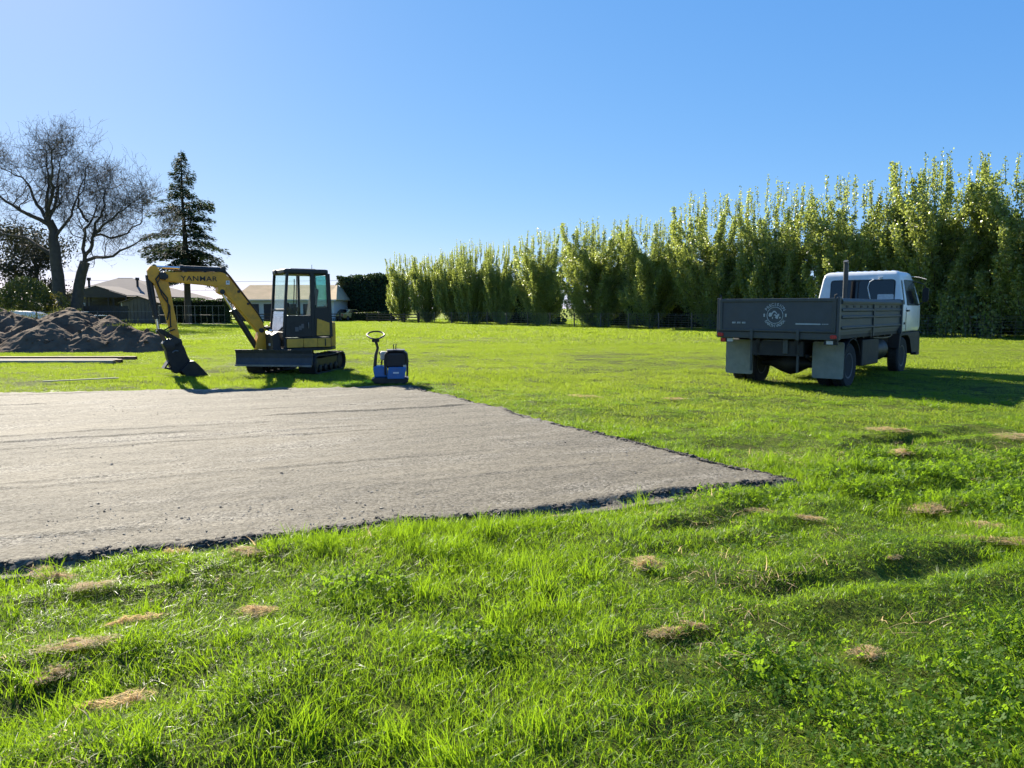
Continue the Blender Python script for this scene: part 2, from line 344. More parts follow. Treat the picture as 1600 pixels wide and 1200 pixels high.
ground = link('ground', np_mesh('ground', V, F, True), gm); tag(ground, 'green grass paddock stretching to the fence line', None, kind='structure')

# ------------------------------------------------------------------ gravel pad
du, dv = 0.09, 0.028
us = np.arange(-0.35, 15.0, du); vs_ = np.arange(-0.35, 13.2, dv)
UU, VV = np.meshgrid(us, vs_, indexing='ij')
PX = Q[0]+UU*UD[0]+VV*VD[0]; PY = Q[1]+UU*UD[1]+VV*VD[1]
pin = pad_in(PX, PY)
Hh = 0.048*sstep(-0.05, 0.05, pin) + 0.010*fbm(PX*0.6, PY*0.6, 2, 11) + 0.006*fbm(PX*8, PY*8, 3, 4)*sstep(-0.05, 0.2, pin)
edge = np.exp(-((pin-0.02)/0.06)**2); Hh = Hh + edge*0.022*fbm(PX*14, PY*14, 2, 8)
rng = np.random.RandomState(3)
vk = 0.5
while vk < 12.5:
    u0 = rng.uniform(-1, 9); u1 = u0 + rng.uniform(2.5, 9); amp = rng.uniform(0.005, 0.017)
    line = vk + 0.05*np.sin(UU*0.55+rng.uniform(0, 6)) + rng.uniform(-0.025, 0.025)*UU + 0.018*vnoise(UU*3, UU*0+vk*7)
    s = VV-line; msk = sstep(u0, u0+0.8, UU)*(1-sstep(u1-0.8, u1, UU))
    Hh += msk*amp*np.where(s > 0, np.exp(-s/0.35), 0)*sstep(0.05, 0.4, pin)
    vk += rng.uniform(0.22, 0.75)
Hh = np.where(pin < -0.14, -0.06, Hh)
nu, nv = UU.shape
keep = pin > -0.2
ii, jj = np.meshgrid(np.arange(nu-1), np.arange(nv-1), indexing='ij')
F = np.stack([ii*nv+jj, (ii+1)*nv+jj, (ii+1)*nv+jj+1, ii*nv+jj+1], -1).reshape(-1, 4)[:, ::-1]
kf = keep.reshape(-1)[F].all(1); F = F[kf]
V = np.stack([PX, PY, Hh], -1).reshape(-1, 3); used = np.unique(F); re = -np.ones(len(V), int); re[used] = np.arange(len(used))
pm = bpy.data.materials.new('compacted_gravel'); pm.use_nodes = True
t = pm.node_tree; N = t.nodes; L = t.links; b = N['Principled BSDF']; b.inputs['Roughness'].default_value = 0.85; b.inputs['Specular IOR Level'].default_value = 0.25
geo = N.new('ShaderNodeNewGeometry')
mp = N.new('ShaderNodeMapping'); mp.vector_type = 'TEXTURE'; mp.inputs['Rotation'].default_value = (0, 0, math.atan2(0.40, 0.917)); mp.inputs['Scale'].default_value = (3.2, 1, 1)
L.new(geo.outputs['Position'], mp.inputs['Vector'])
na_ = noise_of(0.9, 6, 0.7); L.new(mp.outputs[0], na_.inputs['Vector'])
ca = N.new('ShaderNodeValToRGB'); ca.color_ramp.elements[0].position = 0.36; ca.color_ramp.elements[1].position = 0.62
ca.color_ramp.elements[0].color = (0.052, 0.043, 0.027, 1); ca.color_ramp.elements[1].color = (0.122, 0.103, 0.068, 1); L.new(na_.outputs['Fac'], ca.inputs['Fac'])
nb = noise_of(1.7, 5, 0.6); cb = N.new('ShaderNodeMapRange'); cb.inputs['From Min'].default_value = 0.52; cb.inputs['From Max'].default_value = 0.66; L.new(nb.outputs['Fac'], cb.inputs['Value'])
L.new(mp.outputs[0], nb.inputs['Vector'])
vo = N.new('ShaderNodeTexVoronoi'); vo.inputs['Scale'].default_value = 55; L.new(geo.outputs['Position'], vo.inputs['Vector'])
vh = N.new('ShaderNodeSeparateColor'); L.new(vo.outputs['Color'], vh.inputs[0])
cv = N.new('ShaderNodeValToRGB'); cv.color_ramp.elements[0].color = (0.040, 0.035, 0.026, 1); cv.color_ramp.elements[1].color = (0.34, 0.31, 0.25, 1); L.new(vh.outputs[0], cv.inputs['Fac'])
m1 = N.new('ShaderNodeMath'); m1.operation = 'MULTIPLY_ADD'; m1.inputs[1].default_value = 0.45; m1.inputs[2].default_value = 0.36; L.new(cb.outputs[0], m1.inputs[0])
mx = N.new('ShaderNodeMix'); mx.data_type = 'RGBA'; L.new(m1.outputs[0], mx.inputs['Factor']); L.new(ca.outputs[0], mx.inputs['A']); L.new(cv.outputs[0], mx.inputs['B'])
L.new(mx.outputs['Result'], b.inputs['Base Color'])
hm = N.new('ShaderNodeMath'); hm.operation = 'MULTIPLY'; hv = N.new('ShaderNodeMath'); hv.operation = 'SUBTRACT'; hv.inputs[0].default_value = 1.0
L.new(vo.outputs['Distance'], hv.inputs[1]); L.new(hv.outputs[0], hm.inputs[0]); L.new(m1.outputs[0], hm.inputs[1])
nf = noise_of(28, 6, 0.8); had = N.new('ShaderNodeMath'); had.operation = 'ADD'; L.new(hm.outputs[0], had.inputs[0]); L.new(nf.outputs['Fac'], had.inputs[1])
bp = N.new('ShaderNodeBump'); bp.inputs['Strength'].default_value = 0.7; bp.inputs['Distance'].default_value = 0.012; L.new(had.outputs[0], bp.inputs['Height']); L.new(bp.outputs[0], b.inputs['Normal'])
pad = link('gravel_pad', np_mesh('gravel_pad', V[used], re[F], True), pm); tag(pad, 'compacted grey-brown gravel pad with faint roller ridges', None, kind='structure')

# ------------------------------------------------------------------ scattered stuff (grass, clover, stones) by geometry nodes
def scatter(name, pts, rot, scl, idx, protos, label, cat):
    me = bpy.data.meshes.new(name); n = len(pts)
    me.vertices.add(n); me.vertices.foreach_set('co', np.asarray(pts, np.float32).ravel())
    for an, ty, dat in (('rot', 'FLOAT_VECTOR', rot), ('scl', 'FLOAT_VECTOR', scl)):
        a = me.attributes.new(an, ty, 'POINT'); a.data.foreach_set('vector', np.asarray(dat, np.float32).ravel())
    a = me.attributes.new('idx', 'INT', 'POINT'); a.data.foreach_set('value', np.asarray(idx, np.int32))
    col = bpy.data.collections.new(name + '_kinds')
    for p in protos: col.objects.link(p)
    o = bpy.data.objects.new(name, me); sc.collection.objects.link(o)
    g = bpy.data.node_groups.new(name, 'GeometryNodeTree')
    g.interface.new_socket('Geometry', in_out='INPUT', socket_type='NodeSocketGeometry'); g.interface.new_socket('Geometry', in_out='OUTPUT', socket_type='NodeSocketGeometry')
    gi = g.nodes.new('NodeGroupInput'); go = g.nodes.new('NodeGroupOutput')
    ci = g.nodes.new('GeometryNodeCollectionInfo'); ci.inputs['Collection'].default_value = col; ci.inputs['Separate Children'].default_value = True; ci.inputs['Reset Children'].default_value = True
    ip = g.nodes.new('GeometryNodeInstanceOnPoints'); ip.inputs['Pick Instance'].default_value = True
    def na(nm, ty):
        q = g.nodes.new('GeometryNodeInputNamedAttribute'); q.data_type = ty; q.inputs['Name'].default_value = nm
        return [s for s in q.outputs if s.enabled and s.name == 'Attribute'][0]
    g.links.new(gi.outputs[0], ip.inputs['Points']); g.links.new(ci.outputs[0], ip.inputs['Instance'])
    g.links.new(na('idx', 'INT'), ip.inputs['Instance Index'])
    er = g.nodes.new('FunctionNodeEulerToRotation'); g.links.new(na('rot', 'FLOAT_VECTOR'), er.inputs[0]); g.links.new(er.outputs[0], ip.inputs['Rotation'])
    g.links.new(na('scl', 'FLOAT_VECTOR'), ip.inputs['Scale']); g.links.new(ip.outputs[0], go.inputs[0])
    md = o.modifiers.new('scatter', 'NODES'); md.node_group = g
    return tag(o, label, cat, kind='stuff')

def blades(name, n, rad, hmin, hmax, wd, m, seed, lean=0.6, flat=0.0):
    rg = np.random.RandomState(seed); V = []; Fq = []
    for i in range(n):
        a = rg.uniform(0, 6.283); rr = rad*math.sqrt(rg.rand()); bx, by = rr*math.cos(a), rr*math.sin(a)
        h = rg.uniform(hmin, hmax); az = rg.uniform(0, 6.283); ln = rg.uniform(0.1, lean)*h; tw = rg.uniform(0, 6.283)
        wx, wy = math.cos(tw)*wd*0.5*rg.uniform(0.6, 1.3), math.sin(tw)*wd*0.5*rg.uniform(0.6, 1.3)
        dx, dy = math.cos(az), math.sin(az)
        if flat and rg.rand() < flat: ln = h*rg.uniform(0.8, 1.1); h *= rg.uniform(0.15, 0.5)
        o = len(V); nseg = 3
        for k in range(nseg+1):
            t_ = k/nseg; c = (bx+dx*ln*t_*t_, by+dy*ln*t_*t_, h*(t_-0.22*t_*t_*(ln/h if h else 0)) - 0.01)
            ww = 1.0 if k == 0 else (1-t_)**0.6
            if k == nseg: ww = 0.12
            V += [(c[0]-wx*ww, c[1]-wy*ww, c[2]), (c[0]+wx*ww, c[1]+wy*ww, c[2])]
        Fq += [(o+2*k, o+2*k+1, o+2*k+3, o+2*k+2) for k in range(nseg)]
    me = np_mesh(name, V, Fq); me.materials.append(m)
    return bpy.data.objects.new(name, me)

def clover_patch(name, seed):
    rg = np.random.RandomState(seed); V = []; Fq = []
    for i in range(44):
        a = rg.uniform(0, 6.283); rr = 0.14*math.sqrt(rg.rand()); c = np.array([rr*math.cos(a), rr*math.sin(a), rg.uniform(0.025, 0.062)])
        rot = rg.uniform(0, 6.283); s = rg.uniform(0.0045, 0.0085); tilt = rg.normal(0, 0.7, 2)
        for k in range(3):
            q = rot + k*2.094; o = len(V)
            for (l, s2) in ((0.1, 0), (1.1, -0.75), (1.9, 0), (1.1, 0.75)):
                p = np.array([math.cos(q)*l - math.sin(q)*s2, math.sin(q)*l + math.cos(q)*s2])*s
                V.append((c[0]+p[0], c[1]+p[1], c[2]+p@tilt))
            Fq.append((o, o+1, o+2, o+3))
    me = np_mesh(name, V, Fq); me.materials.append(M['clover'])
    return bpy.data.objects.new(name, me)

rng = np.random.RandomState(21)
def field(n, d0, d1, power=1.0, half=0.80, extra=1.4):
    """random spots on the ground between two distances, inside a wedge a bit wider than the view"""
    d = np.sqrt(rng.rand(n)*(d1*d1-d0*d0)+d0*d0); x = rng.uniform(-1, 1, n)*(half*d+extra)
    return x, d
TRK = np.array([5.05, 14.43]); TH = R(49)
def rots(n, tilt=0.12): return np.stack([rng.normal(0, tilt, n), rng.normal(0, tilt, n), rng.uniform(0, 6.283, n)], -1)
# near turf: wide mats of blades on the open lawn, small tufts along the pad's edge
def turf_height(x, y, p):
    tall = fbm(x*0.9, y*0.9, 3, 31); r_ = np.hypot(x, y)
    h = 0.70 + 0.38*tall + 0.6*np.exp(-((p+0.2)/0.2)**2)*(0.35+0.9*np.clip(fbm(x*1.3, y*1.3, 2, 40)+0.3, 0, 1))
    worn = np.exp(-((x-2.6)/2.6)**2-((y-11)/2.6)**2)
    return np.clip(h*(1-0.45*worn)*(1-0.40*sstep(6, 11, r_)), 0.3, 1.9)
def lattice(d0, d1, step, half=0.80, extra=1.4):
    gx, gy = np.meshgrid(np.arange(-(half*d1+extra), half*d1+extra, step), np.arange(max(d0, 0.5), d1, step)); gx = gx.ravel()+rng.uniform(-0.45, 0.45, gx.size)*step; gy = gy.ravel()+rng.uniform(-0.45, 0.45, gy.size)*step
    k = np.abs(gx) < half*gy+extra; return gx[k], gy[k]
x1, y1 = lattice(0.5, 7.0, 0.145); x2, y2 = lattice(7.0, 17.0, 0.20)
xb = np.concatenate([x1, x2]); yb = np.concatenate([y1, y2]); p = pad_in(xb, yb); k = (p < -0.15) & (rng.rand(len(xb)) > sstep(11, 17, np.hypot(xb, yb))); xb, yb = xb[k], yb[k]
xs, ys = field(15000, 2.5, 17.5); p = pad_in(xs, ys); k = (p < 0.035) & (p > -0.25); xs, ys = xs[k], ys[k]
xt, yt = field(1500, 0.9, 12); p = pad_in(xt, yt); c = fbm(xt*0.9, yt*0.9, 3, 31); k = (p < -0.08) & (rng.rand(len(xt)) < 0.30+0.5*(c > 0.4)); xt, yt = xt[k], yt[k]
x = np.concatenate([xb, xs, xt]); y = np.concatenate([yb, ys, yt]); idx = np.concatenate([rng.randint(0, 5, len(xb)), rng.randint(5, 8, len(xs)), rng.randint(8, 10, len(xt))]); n = len(x)
h = turf_height(x, y, pad_in(x, y)); wd = np.where(idx < 5, 1.0, rng.uniform(0.9, 1.2, n)); tl = np.where(idx < 5, 0.05, 0.14)
sc_ = np.stack([wd, wd, h*rng.uniform(0.85, 1.2, n)], -1); ro = rots(n, 1.0)*np.stack([tl, tl, np.ones(n)], -1); e_ = 0.09
gx_ = (terrain(x+e_, y)-terrain(x-e_, y))/(2*e_); gy_ = (terrain(x, y+e_)-terrain(x, y-e_))/(2*e_); cz, sz_ = np.cos(ro[:, 2]), np.sin(ro[:, 2])   # lie along the slope
ro[:, 0] += np.arctan(-sz_*gx_+cz*gy_); ro[:, 1] -= np.arctan(cz*gx_+sz_*gy_)
pr = [blades(f'turf_a{i}', 300, 0.17, 0.026, 0.085, 0.0048, M['grass'], 50+i, 1.25, 0.35) for i in range(5)] + [blades(f'turf_b{i}', 85, 0.11, 0.03, 0.095, 0.0048, M['grass'], 60+i, 1.0, 0.25) for i in range(3)] + [blades(f'turf_c{i}', 60, 0.07, 0.09, 0.19, 0.0055, M['grass'], 80+i, 0.6) for i in range(2)]
scatter('grass', np.stack([x, y, terrain(x, y)], -1), ro, sc_, idx, pr, 'lush green uncut grass in the foreground', 'grass')
# broad-leaved clover among it
x, y = field(5200, 0.9, 7.5); c = fbm(x*0.8, y*0.8, 3, 60) + 0.25*vnoise(x*5, y*5); k = (c > 0.38) & (pad_in(x, y) < -0.12); x, y = x[k], y[k]; n = len(x)
s_ = rng.uniform(0.8, 1.35, n); scatter('clover', np.stack([x, y, terrain(x, y)], -1), rots(n, 0.1), np.stack([s_, s_, s_*rng.uniform(0.8, 1.2, n)], -1), rng.randint(0, 4, n), [clover_patch(f'clover_{i}', 300+i) for i in range(4)], 'low clover and broad leaves growing through the grass', 'clover')
# pale dry clippings lying on top
x, y = field(1500, 1.2, 11); c = fbm(x*0.7, y*0.7, 3, 77); k = (c > 0.1) & (pad_in(x, y) < -0.1); x, y = x[k], y[k]; n = len(x); s_ = rng.uniform(0.7, 1.5, n)
pr = [blades(f'clip_{i}', 16, 0.12, 0.05, 0.12, 0.004, M['straw'], 400+i, 1.2, 0.9) for i in range(3)]
scatter('dry_clippings', np.stack([x, y, terrain(x, y)+0.035], -1), rots(n, 0.2), np.stack([s_, s_, s_*0.8], -1), rng.randint(0, 3, n), pr, 'pale dry grass clippings strewn over the lawn', 'clippings')
# the paddock beyond
x1, y1 = lattice(9.5, 34, 0.52, 0.82, 2); x2, y2 = lattice(32, 105, 1.45, 0.84, 3)
x = np.concatenate([x1, x2]); y = np.concatenate([y1, y2]); far = np.concatenate([np.zeros(len(x1)), np.ones(len(x2))])
p = pad_in(x, y); k = p < -0.45; x, y, far = x[k], y[k], far[k]
xe, ye = field(9000, 9, 22, half=0.82); p = pad_in(xe, ye); k = (p < -0.02) & (p > -0.6); xe, ye = xe[k], ye[k]
x = np.concatenate([x, xe]); y = np.concatenate([y, ye]); far = np.concatenate([far, np.full(len(xe), 2)]); n = len(x)
h = np.clip(0.8+0.5*fbm(x*0.35, y*0.35, 3, 90)+0.3*fbm(x*0.05, y*0.3, 2, 33), 0.3, 1.7)
idx = np.where(far == 1, rng.randint(4, 7, n), np.where(far == 2, rng.randint(7, 9, n), rng.randint(0, 4, n))); s_ = rng.uniform(0.85, 1.2, n)
pr = [blades(f'field_a{i}', 900, 0.55, 0.022, 0.062, 0.0085, M['pasture'], 500+i, 1.0, 0.3) for i in range(4)] + [blades(f'field_b{i}', 800, 1.5, 0.045, 0.11, 0.030, M['pasture'], 520+i, 1.0, 0.3) for i in range(3)] + [blades(f'field_c{i}', 60, 0.16, 0.022, 0.07, 0.007, M['pasture'], 540+i, 1.0, 0.3) for i in range(2)]
scatter('pasture_grass', np.stack([x, y, terrain(x, y)], -1), rots(n, 0.03), np.stack([s_, s_, s_*h], -1), idx, pr, 'bright yellow-green paddock grass behind the gravel pad', 'grass')
# stones
def stone(name, seed, m, fl):
    rg = np.random.RandomState(seed); import bmesh
    bm = bmesh.new(); bmesh.ops.create_icosphere(bm, subdivisions=1, radius=1)
    for v in bm.verts: v.co *= rg.uniform(0.7, 1.15)
    for v in bm.verts: v.co.z *= fl
    me = bpy.data.meshes.new(name); bm.to_mesh(me); bm.free(); me.materials.append(m); return bpy.data.objects.new(name, me)
NS = 9000; u = rng.uniform(0, 13, NS); v = rng.rand(NS)**1.5*11
k = fbm(u*0.5, v*1.2, 3, 12) + 0.5*rng.rand(NS) > 0.1; u, v = u[k], v[k]
ue = rng.uniform(-0.1, 11, 4500); ve = rng.normal(0.015, 0.03, 4500); uf = rng.normal(0.01, 0.045, 2500); vf = rng.uniform(0, 9, 2500)
u = np.concatenate([u, ue, uf]); v = np.concatenate([v, ve, vf]); x = Q[0]+u*UD[0]+v*VD[0]; y = Q[1]+u*UD[1]+v*VD[1]; isedge = np.arange(len(u)) >= len(u)-7000
wob = 0.10*fbm(x*1.1, y*1.1, 3, 5) + 0.03*fbm(x*5, y*5, 2, 9)
x = np.where(isedge, x-wob*VD[0]*(np.arange(len(u)) < len(u)-2500)-wob*UD[0]*(np.arange(len(u)) >= len(u)-2500), x); y = np.where(isedge, y-wob*VD[1]*(np.arange(len(u)) < len(u)-2500)-wob*UD[1]*(np.arange(len(u)) >= len(u)-2500), y)
p = pad_in(x, y); k = (p > -0.16); x, y, p, isedge = x[k], y[k], p[k], isedge[k]; n = len(x)
z = 0.048*sstep(-0.05, 0.05, p); s_ = np.where(isedge, rng.gamma(2.2, 0.0042, n)+0.004, rng.gamma(2.0, 0.0022, n)+0.003); s_ = np.clip(s_, 0.003, 0.035); z = z - np.where(isedge, 0.002, 0.25*s_)
scatter('loose_stones', np.stack([x, y, z], -1), rots(n, 0.25), np.stack([s_*rng.uniform(0.8, 1.4, n), s_, s_], -1), np.where(isedge, rng.randint(3, 6, n), rng.randint(0, 3, n)), [stone(f'stone_{i}', 600+i, M['pebble'] if i < 3 else M['edgestone'], 0.3 if i < 3 else 0.55) for i in range(6)], 'loose stones over the gravel pad and its crumbling edge', 'stones')

# ------------------------------------------------------------------ excavator
def rotz(a): return Matrix.Rotation(a, 4, 'Z')
EXC = empty('excavator', (-5.1, 17.85, 0.0), R(180+34))
tag(EXC, 'yellow mini excavator with dark cab parked behind the gravel pad', 'excavator')
UM = rotz(R(262.5-214))                       # undercarriage heading relative to the upper body
def track(side):
    y0 = side*0.62; hw = 0.19; r0 = 0.222; hx = 0.79; zc = 0.227
    loop = []
    for k in range(13): a = math.pi/2 - math.pi*k/12; loop.append((hx+r0*math.cos(a)*0.98, zc+r0*math.sin(a)))
    loop.append((0, 0.005))
    for k in range(13): a = -math.pi/2 - math.pi*k/12; loop.append((-hx+r0*math.cos(a)*0.98, zc+r0*math.sin(a)))
    loop.append((0, zc+r0-0.02))
    inner = [(x*0.955, zc+(z-zc)*0.86) for x, z in loop]; n = len(loop)
    mb = MB(UM); vs_ = []
    for ring in ((loop, y0-hw), (loop, y0+hw), (inner, y0+hw), (inner, y0-hw)):
        vs_ += [(x, ring[1], z) for x, z in ring[0]]
    fs = []
    for q in range(4):
        for i in range(n): fs.append((q*n+i, q*n+(i+1) % n, ((q+1) % 4)*n+(i+1) % n, ((q+1) % 4)*n+i))
    mb.add(vs_, fs)
    belt = mb.build('track_belt', M['rubber'], EXC)
    # rubber lugs round the belt
    lg = MB(UM); P_ = [Vector((x, 0, z)) for x, z in loop]; L_ = [(P_[(i+1) % n]-P_[i]).length for i in range(n)]; tot = sum(L_); m = 42
    for k in range(m):
        s = tot*k/m; i = 0
        while s > L_[i]: s -= L_[i]; i += 1
        d = (P_[(i+1) % n]-P_[i]).normalized(); p = P_[i]+d*s; nrm = Vector((d.z, 0, -d.x))
        if nrm.dot(p-Vector((0, 0, zc))) < 0: nrm = -nrm
        off = 0.04 if k % 2 else -0.04
        c = [(a*d*0.022+Vector((0, y0+off+b*hw*0.72, 0))+p+nrm*(h-0.012)) for h in (0, 0.030) for a, b in ((-1, -1), (1, -1), (1, 1), (-1, 1))]
        lg.add(c, [(0,3,2,1),(4,5,6,7),(0,1,5,4),(1,2,6,5),(2,3,7,6),(3,0,4,7)])
    lg.build('lugs', M['rubber'], belt)
    fr = MB(UM); fr.prism([(-0.72, 0.16), (0.72, 0.16), (0.66, 0.36), (-0.66, 0.36)], y0-0.11, y0+0.11); fr.build('track_frame', M['dark'], belt, bevel=0.01)
    for nm, xx, rr in (('sprocket', -hx, 0.19), ('idler', hx, 0.185)):
        w_ = MB(UM); w_.lathe([(0.05, -0.13), (rr, -0.12), (rr, 0.12), (rr*0.55, 0.135), (0.05, 0.15)], (xx, y0, zc), 'y', 20); w_.build(nm, M['chassis'], belt, True)
    for k in range(4):
        w_ = MB(UM); w_.lathe([(0.03, -0.14), (0.085, -0.13), (0.085, 0.13), (0.03, 0.15)], (-0.5+k*0.33, y0, 0.125), 'y', 14); w_.build('roller', M['chassis'], belt, True)
track(1); track(-1)
mb = MB(UM); mb.box(-0.45, 0.45, -0.5, 0.5, 0.24, 0.42); mb.lathe([(0.36, 0.42), (0.36, 0.56)], (0, 0, 0), 'z', 28); mb.build('car_body', M['dark'], EXC, bevel=0.015)
# dozer blade: curved plate with side ribs on two arms
mb = MB(UM); prof = [(1.36, 0.235), (1.33, 0.31), (1.315, 0.41), (1.325, 0.51), (1.36, 0.595)]; bk = [(x-0.035, z) for x, z in prof][::-1]
mb.prism([(x, z) for x, z in prof]+bk, -0.89, 0.89); BL = mb.build('dozer_blade', M['blade'], EXC, bevel=0.006)
mb = MB(UM); mb.box(1.345, 1.378, -0.885, 0.885, 0.222, 0.262); mb.build('cutting_edge', M['steel'], BL)
for s in (-1, 1):
    mb = MB(UM); mb.prism([(0.35, 0.26), (1.30, 0.30), (1.30, 0.46), (0.35, 0.36)], s*0.36-0.04, s*0.36+0.04); mb.build('blade_arm', M['dark'], BL, bevel=0.008)
mb = MB(UM); mb.tube([(0.4, 0, 0.38), (1.28, 0, 0.46)], 0.045, 12); mb.build('blade_cylinder', M['cyl'], BL, True)
# revolving deck
mb = MB(); deck = [(0.66, -0.74), (0.66, 0.74), (0.2, 0.79), (-0.35, 0.76), (-0.62, 0.62), (-0.80, 0.36), (-0.86, 0), (-0.80, -0.36), (-0.62, -0.62), (-0.35, -0.76), (0.2, -0.79)]
mb.prism(deck, 0.53, 0.60, 'z'); mb.build('deck', M['dark'], EXC, bevel=0.012)
mb = MB(); cw = [(-0.30, -0.775), (-0.62, -0.63), (-0.80, -0.37), (-0.865, 0), (-0.80, 0.37), (-0.70, 0.52), (-0.58, 0.52), (-0.62, 0.30), (-0.66, 0), (-0.60, -0.32), (-0.48, -0.52), (-0.30, -0.62)]
mb.prism(cw, 0.60, 1.18, 'z'); mb.build('counterweight', M['yellow2'], EXC, bevel=0.03, seg=3)
# left flank: yellow panels under the door
for a0, a1 in ((0.135, 0.505), (-0.20, 0.125), (-0.52, -0.21)):
    mb = MB(); mb.plate([(a1, 0.765, 0.615), (a0, 0.765, 0.615), (a0, 0.765, 0.815), (a1, 0.765, 0.815)], 0.03, 0.015); mb.build('side_panel', M['yellow2'], EXC, bevel=0.006)
mb = MB(); mb.box(-0.55, 0.56, 0.10, 0.762, 0.60, 0.84); mb.build('cab_base', M['dark'], EXC, bevel=0.01)
mb = MB(); mb.box(-0.40, -0.375, 0.797, 0.803, 0.63, 0.80); mb.M = None; mb.build('panel_strap', M['black'], EXC)
mb = MB(); mb.plate([(-0.19, 0.775, 0.88), (-0.50, 0.775, 0.88), (-0.50, 0.775, 1.17), (-0.21, 0.775, 1.27)], 0.008, 0.02); mb.build('engine_cover_panel', M['yellow2'], EXC)
# engine hood and tank on the right-hand flank
mb = MB(); mb.box(-0.60, 0.45, -0.76, -0.30, 0.60, 1.18); mb.build('right_hood', M['yellow2'], EXC, bevel=0.05, seg=3)
mb = MB(); mb.box(-0.60, -0.555, -0.30, 0.60, 0.60, 1.20); mb.build('rear_bulkhead', M['dark'], EXC, bevel=0.01)
# cab frame
CY0, CY1 = -0.26, 0.76
cab = empty('cab', (0, 0, 0)); cab.parent = EXC
def bar(name, pts, r_, m=M['dark'], par=None, n=8, sq=1.0):
    mb = MB(); mb.tube(pts, r_, n, squash=sq); return mb.build(name, m, par, True)
def post(name, x0, z0, x1, z1, y, wx, wy, par):
    mb = MB(); mb.prism([(x0-wx, z0), (x0+wx, z0), (x1+wx, z1), (x1-wx, z1)], y-wy, y+wy); return mb.build(name, M['dark'], par, bevel=0.012)
for y in (CY0+0.03, CY1-0.03):
    post('front_pillar', 0.56, 0.84, 0.44, 2.30, y, 0.030, 0.028, cab)
    post('door_pillar', -0.12, 0.84, -0.13, 2.30, y, 0.050 if y > 0 else 0.028, 0.028, cab)
    post('rear_pillar', -0.54, 0.84, -0.50, 2.30, y, 0.045, 0.04, cab)
mb = MB(); roof = [(0.50, CY0+0.06), (0.50, CY1-0.06), (0.42, CY1), (-0.46, CY1), (-0.55, CY1-0.1), (-0.55, CY0+0.1), (-0.46, CY0), (0.42, CY0)]
mb.prism(roof, 2.27, 2.395, 'z'); mb.build('roof', M['dark'], cab, bevel=0.04, seg=3)
mb = MB(); mb.box(-0.30, 0.28, 0.0, 0.5, 2.395, 2.415); mb.build('roof_hatch', M['black'], cab, bevel=0.008)
# lower door skin, rear lower skins
dr = empty('door', (0, 0, 0)); dr.parent = EXC
mb = MB(); mb.plate([(0.53, CY1-0.012, 0.85), (-0.07, CY1-0.012, 0.85), (-0.07, CY1-0.012, 1.34), (0.49, CY1-0.012, 1.34)], 0.028, 0.04); mb.build('door_skin', M['dark'], dr, bevel=0.008)
mb = MB(); mb.plate([(0.475, CY1-0.006, 1.36), (-0.07, CY1-0.006, 1.36), (-0.08, CY1-0.006, 2.25), (0.405, CY1-0.006, 2.25)], 0.006, 0.05); mb.build('door_glass', M['cabglass'], dr)
mb = MB(); mb.plate([(0.42, CY1+0.017, 0.92), (0.05, CY1+0.017, 0.92), (0.05, CY1+0.017, 1.20), (0.40, CY1+0.017, 1.20)], 0.004, 0.03); mb.build('lower_door_panel', M['black'], dr)
bar('door_handle', [(0.0, CY1+0.03, 1.05), (0.0, CY1+0.045, 1.12), (0.0, CY1+0.03, 1.18)], 0.012, M['steel'], dr)
bar('grab_rail', [(0.36, CY1+0.03, 1.40), (0.335, CY1+0.05, 1.6), (0.31, CY1+0.05, 2.0), (0.30, CY1+0.03, 2.16)], 0.011, M['black'], dr)
bar('slider_bar', [(0.27, CY1+0.0, 1.36), (0.235, CY1+0.0, 2.25)], 0.010, M['black'], dr)
for k, (a, z, s) in enumerate(((0.27, 1.03, 0.04), (0.19, 1.06, 0.03), (0.135, 1.10, 0.03))):
    mb = MB(); mb.plate([(a+s, CY1+0.023, z-0.05), (a-s, CY1+0.023, z-0.05), (a-s, CY1+0.023, z+0.05), (a+s, CY1+0.023, z+0.05)], 0.002); mb.build('door_sticker', M['wallgrey'], dr)
mb = MB(); mb.plate([(-0.17, CY1-0.01, 1.50), (-0.47, CY1-0.01, 1.50), (-0.45, CY1-0.01, 2.25), (-0.18, CY1-0.01, 2.25)], 0.006, 0.05); mb.build('rear_side_glass', M['cabglass2'], cab)
mb = MB(); mb.plate([(-0.16, CY1-0.014, 0.85), (-0.55, CY1-0.014, 0.85), (-0.53, CY1-0.014, 1.52), (-0.16, CY1-0.014, 1.52)], 0.022, 0.02); mb.build('rear_side_skin', M['dark'], cab)
mb = MB(); mb.box(-0.535, -0.51, CY0+0.03, CY1-0.03, 0.85, 1.55); mb.build('back_skin', M['dark'], cab)
mb = MB(); mb.box(-0.52, -0.514, CY0+0.07, CY1-0.07, 1.56, 2.26); mb.build('back_glass', M['cabglass2'], cab)
mb = MB(); mb.box(-0.10, 0.53, CY0+0.002, CY0+0.02, 0.85, 1.30); mb.build('right_skin', M['dark'], cab)
mb = MB(); mb.box(-0.07, 0.42, CY0+0.006, CY0+0.012, 1.31, 2.26); mb.build('right_glass', M['cabglass'], cab)
mb = MB(); mb.plate([(0.497, CY0+0.07, 1.50), (0.497, CY1-0.07, 1.50), (0.437, CY1-0.07, 2.26), (0.437, CY0+0.07, 2.26)], 0.006, 0.04); mb.build('windscreen', M['cabglass'], cab)
mb = MB(); mb.box(0.475, 0.525, CY0+0.05, CY1-0.05, 1.44, 1.49); mb.build('windscreen_rail', M['dark'], cab, bevel=0.008)
mb = MB(); mb.plate([(0.555, CY0+0.07, 0.98), (0.555, CY1-0.07, 0.98), (0.510, CY1-0.07, 1.43), (0.510, CY0+0.07, 1.43)], 0.006, 0.04); mb.build('lower_front_glass', M['frontglass'], cab)
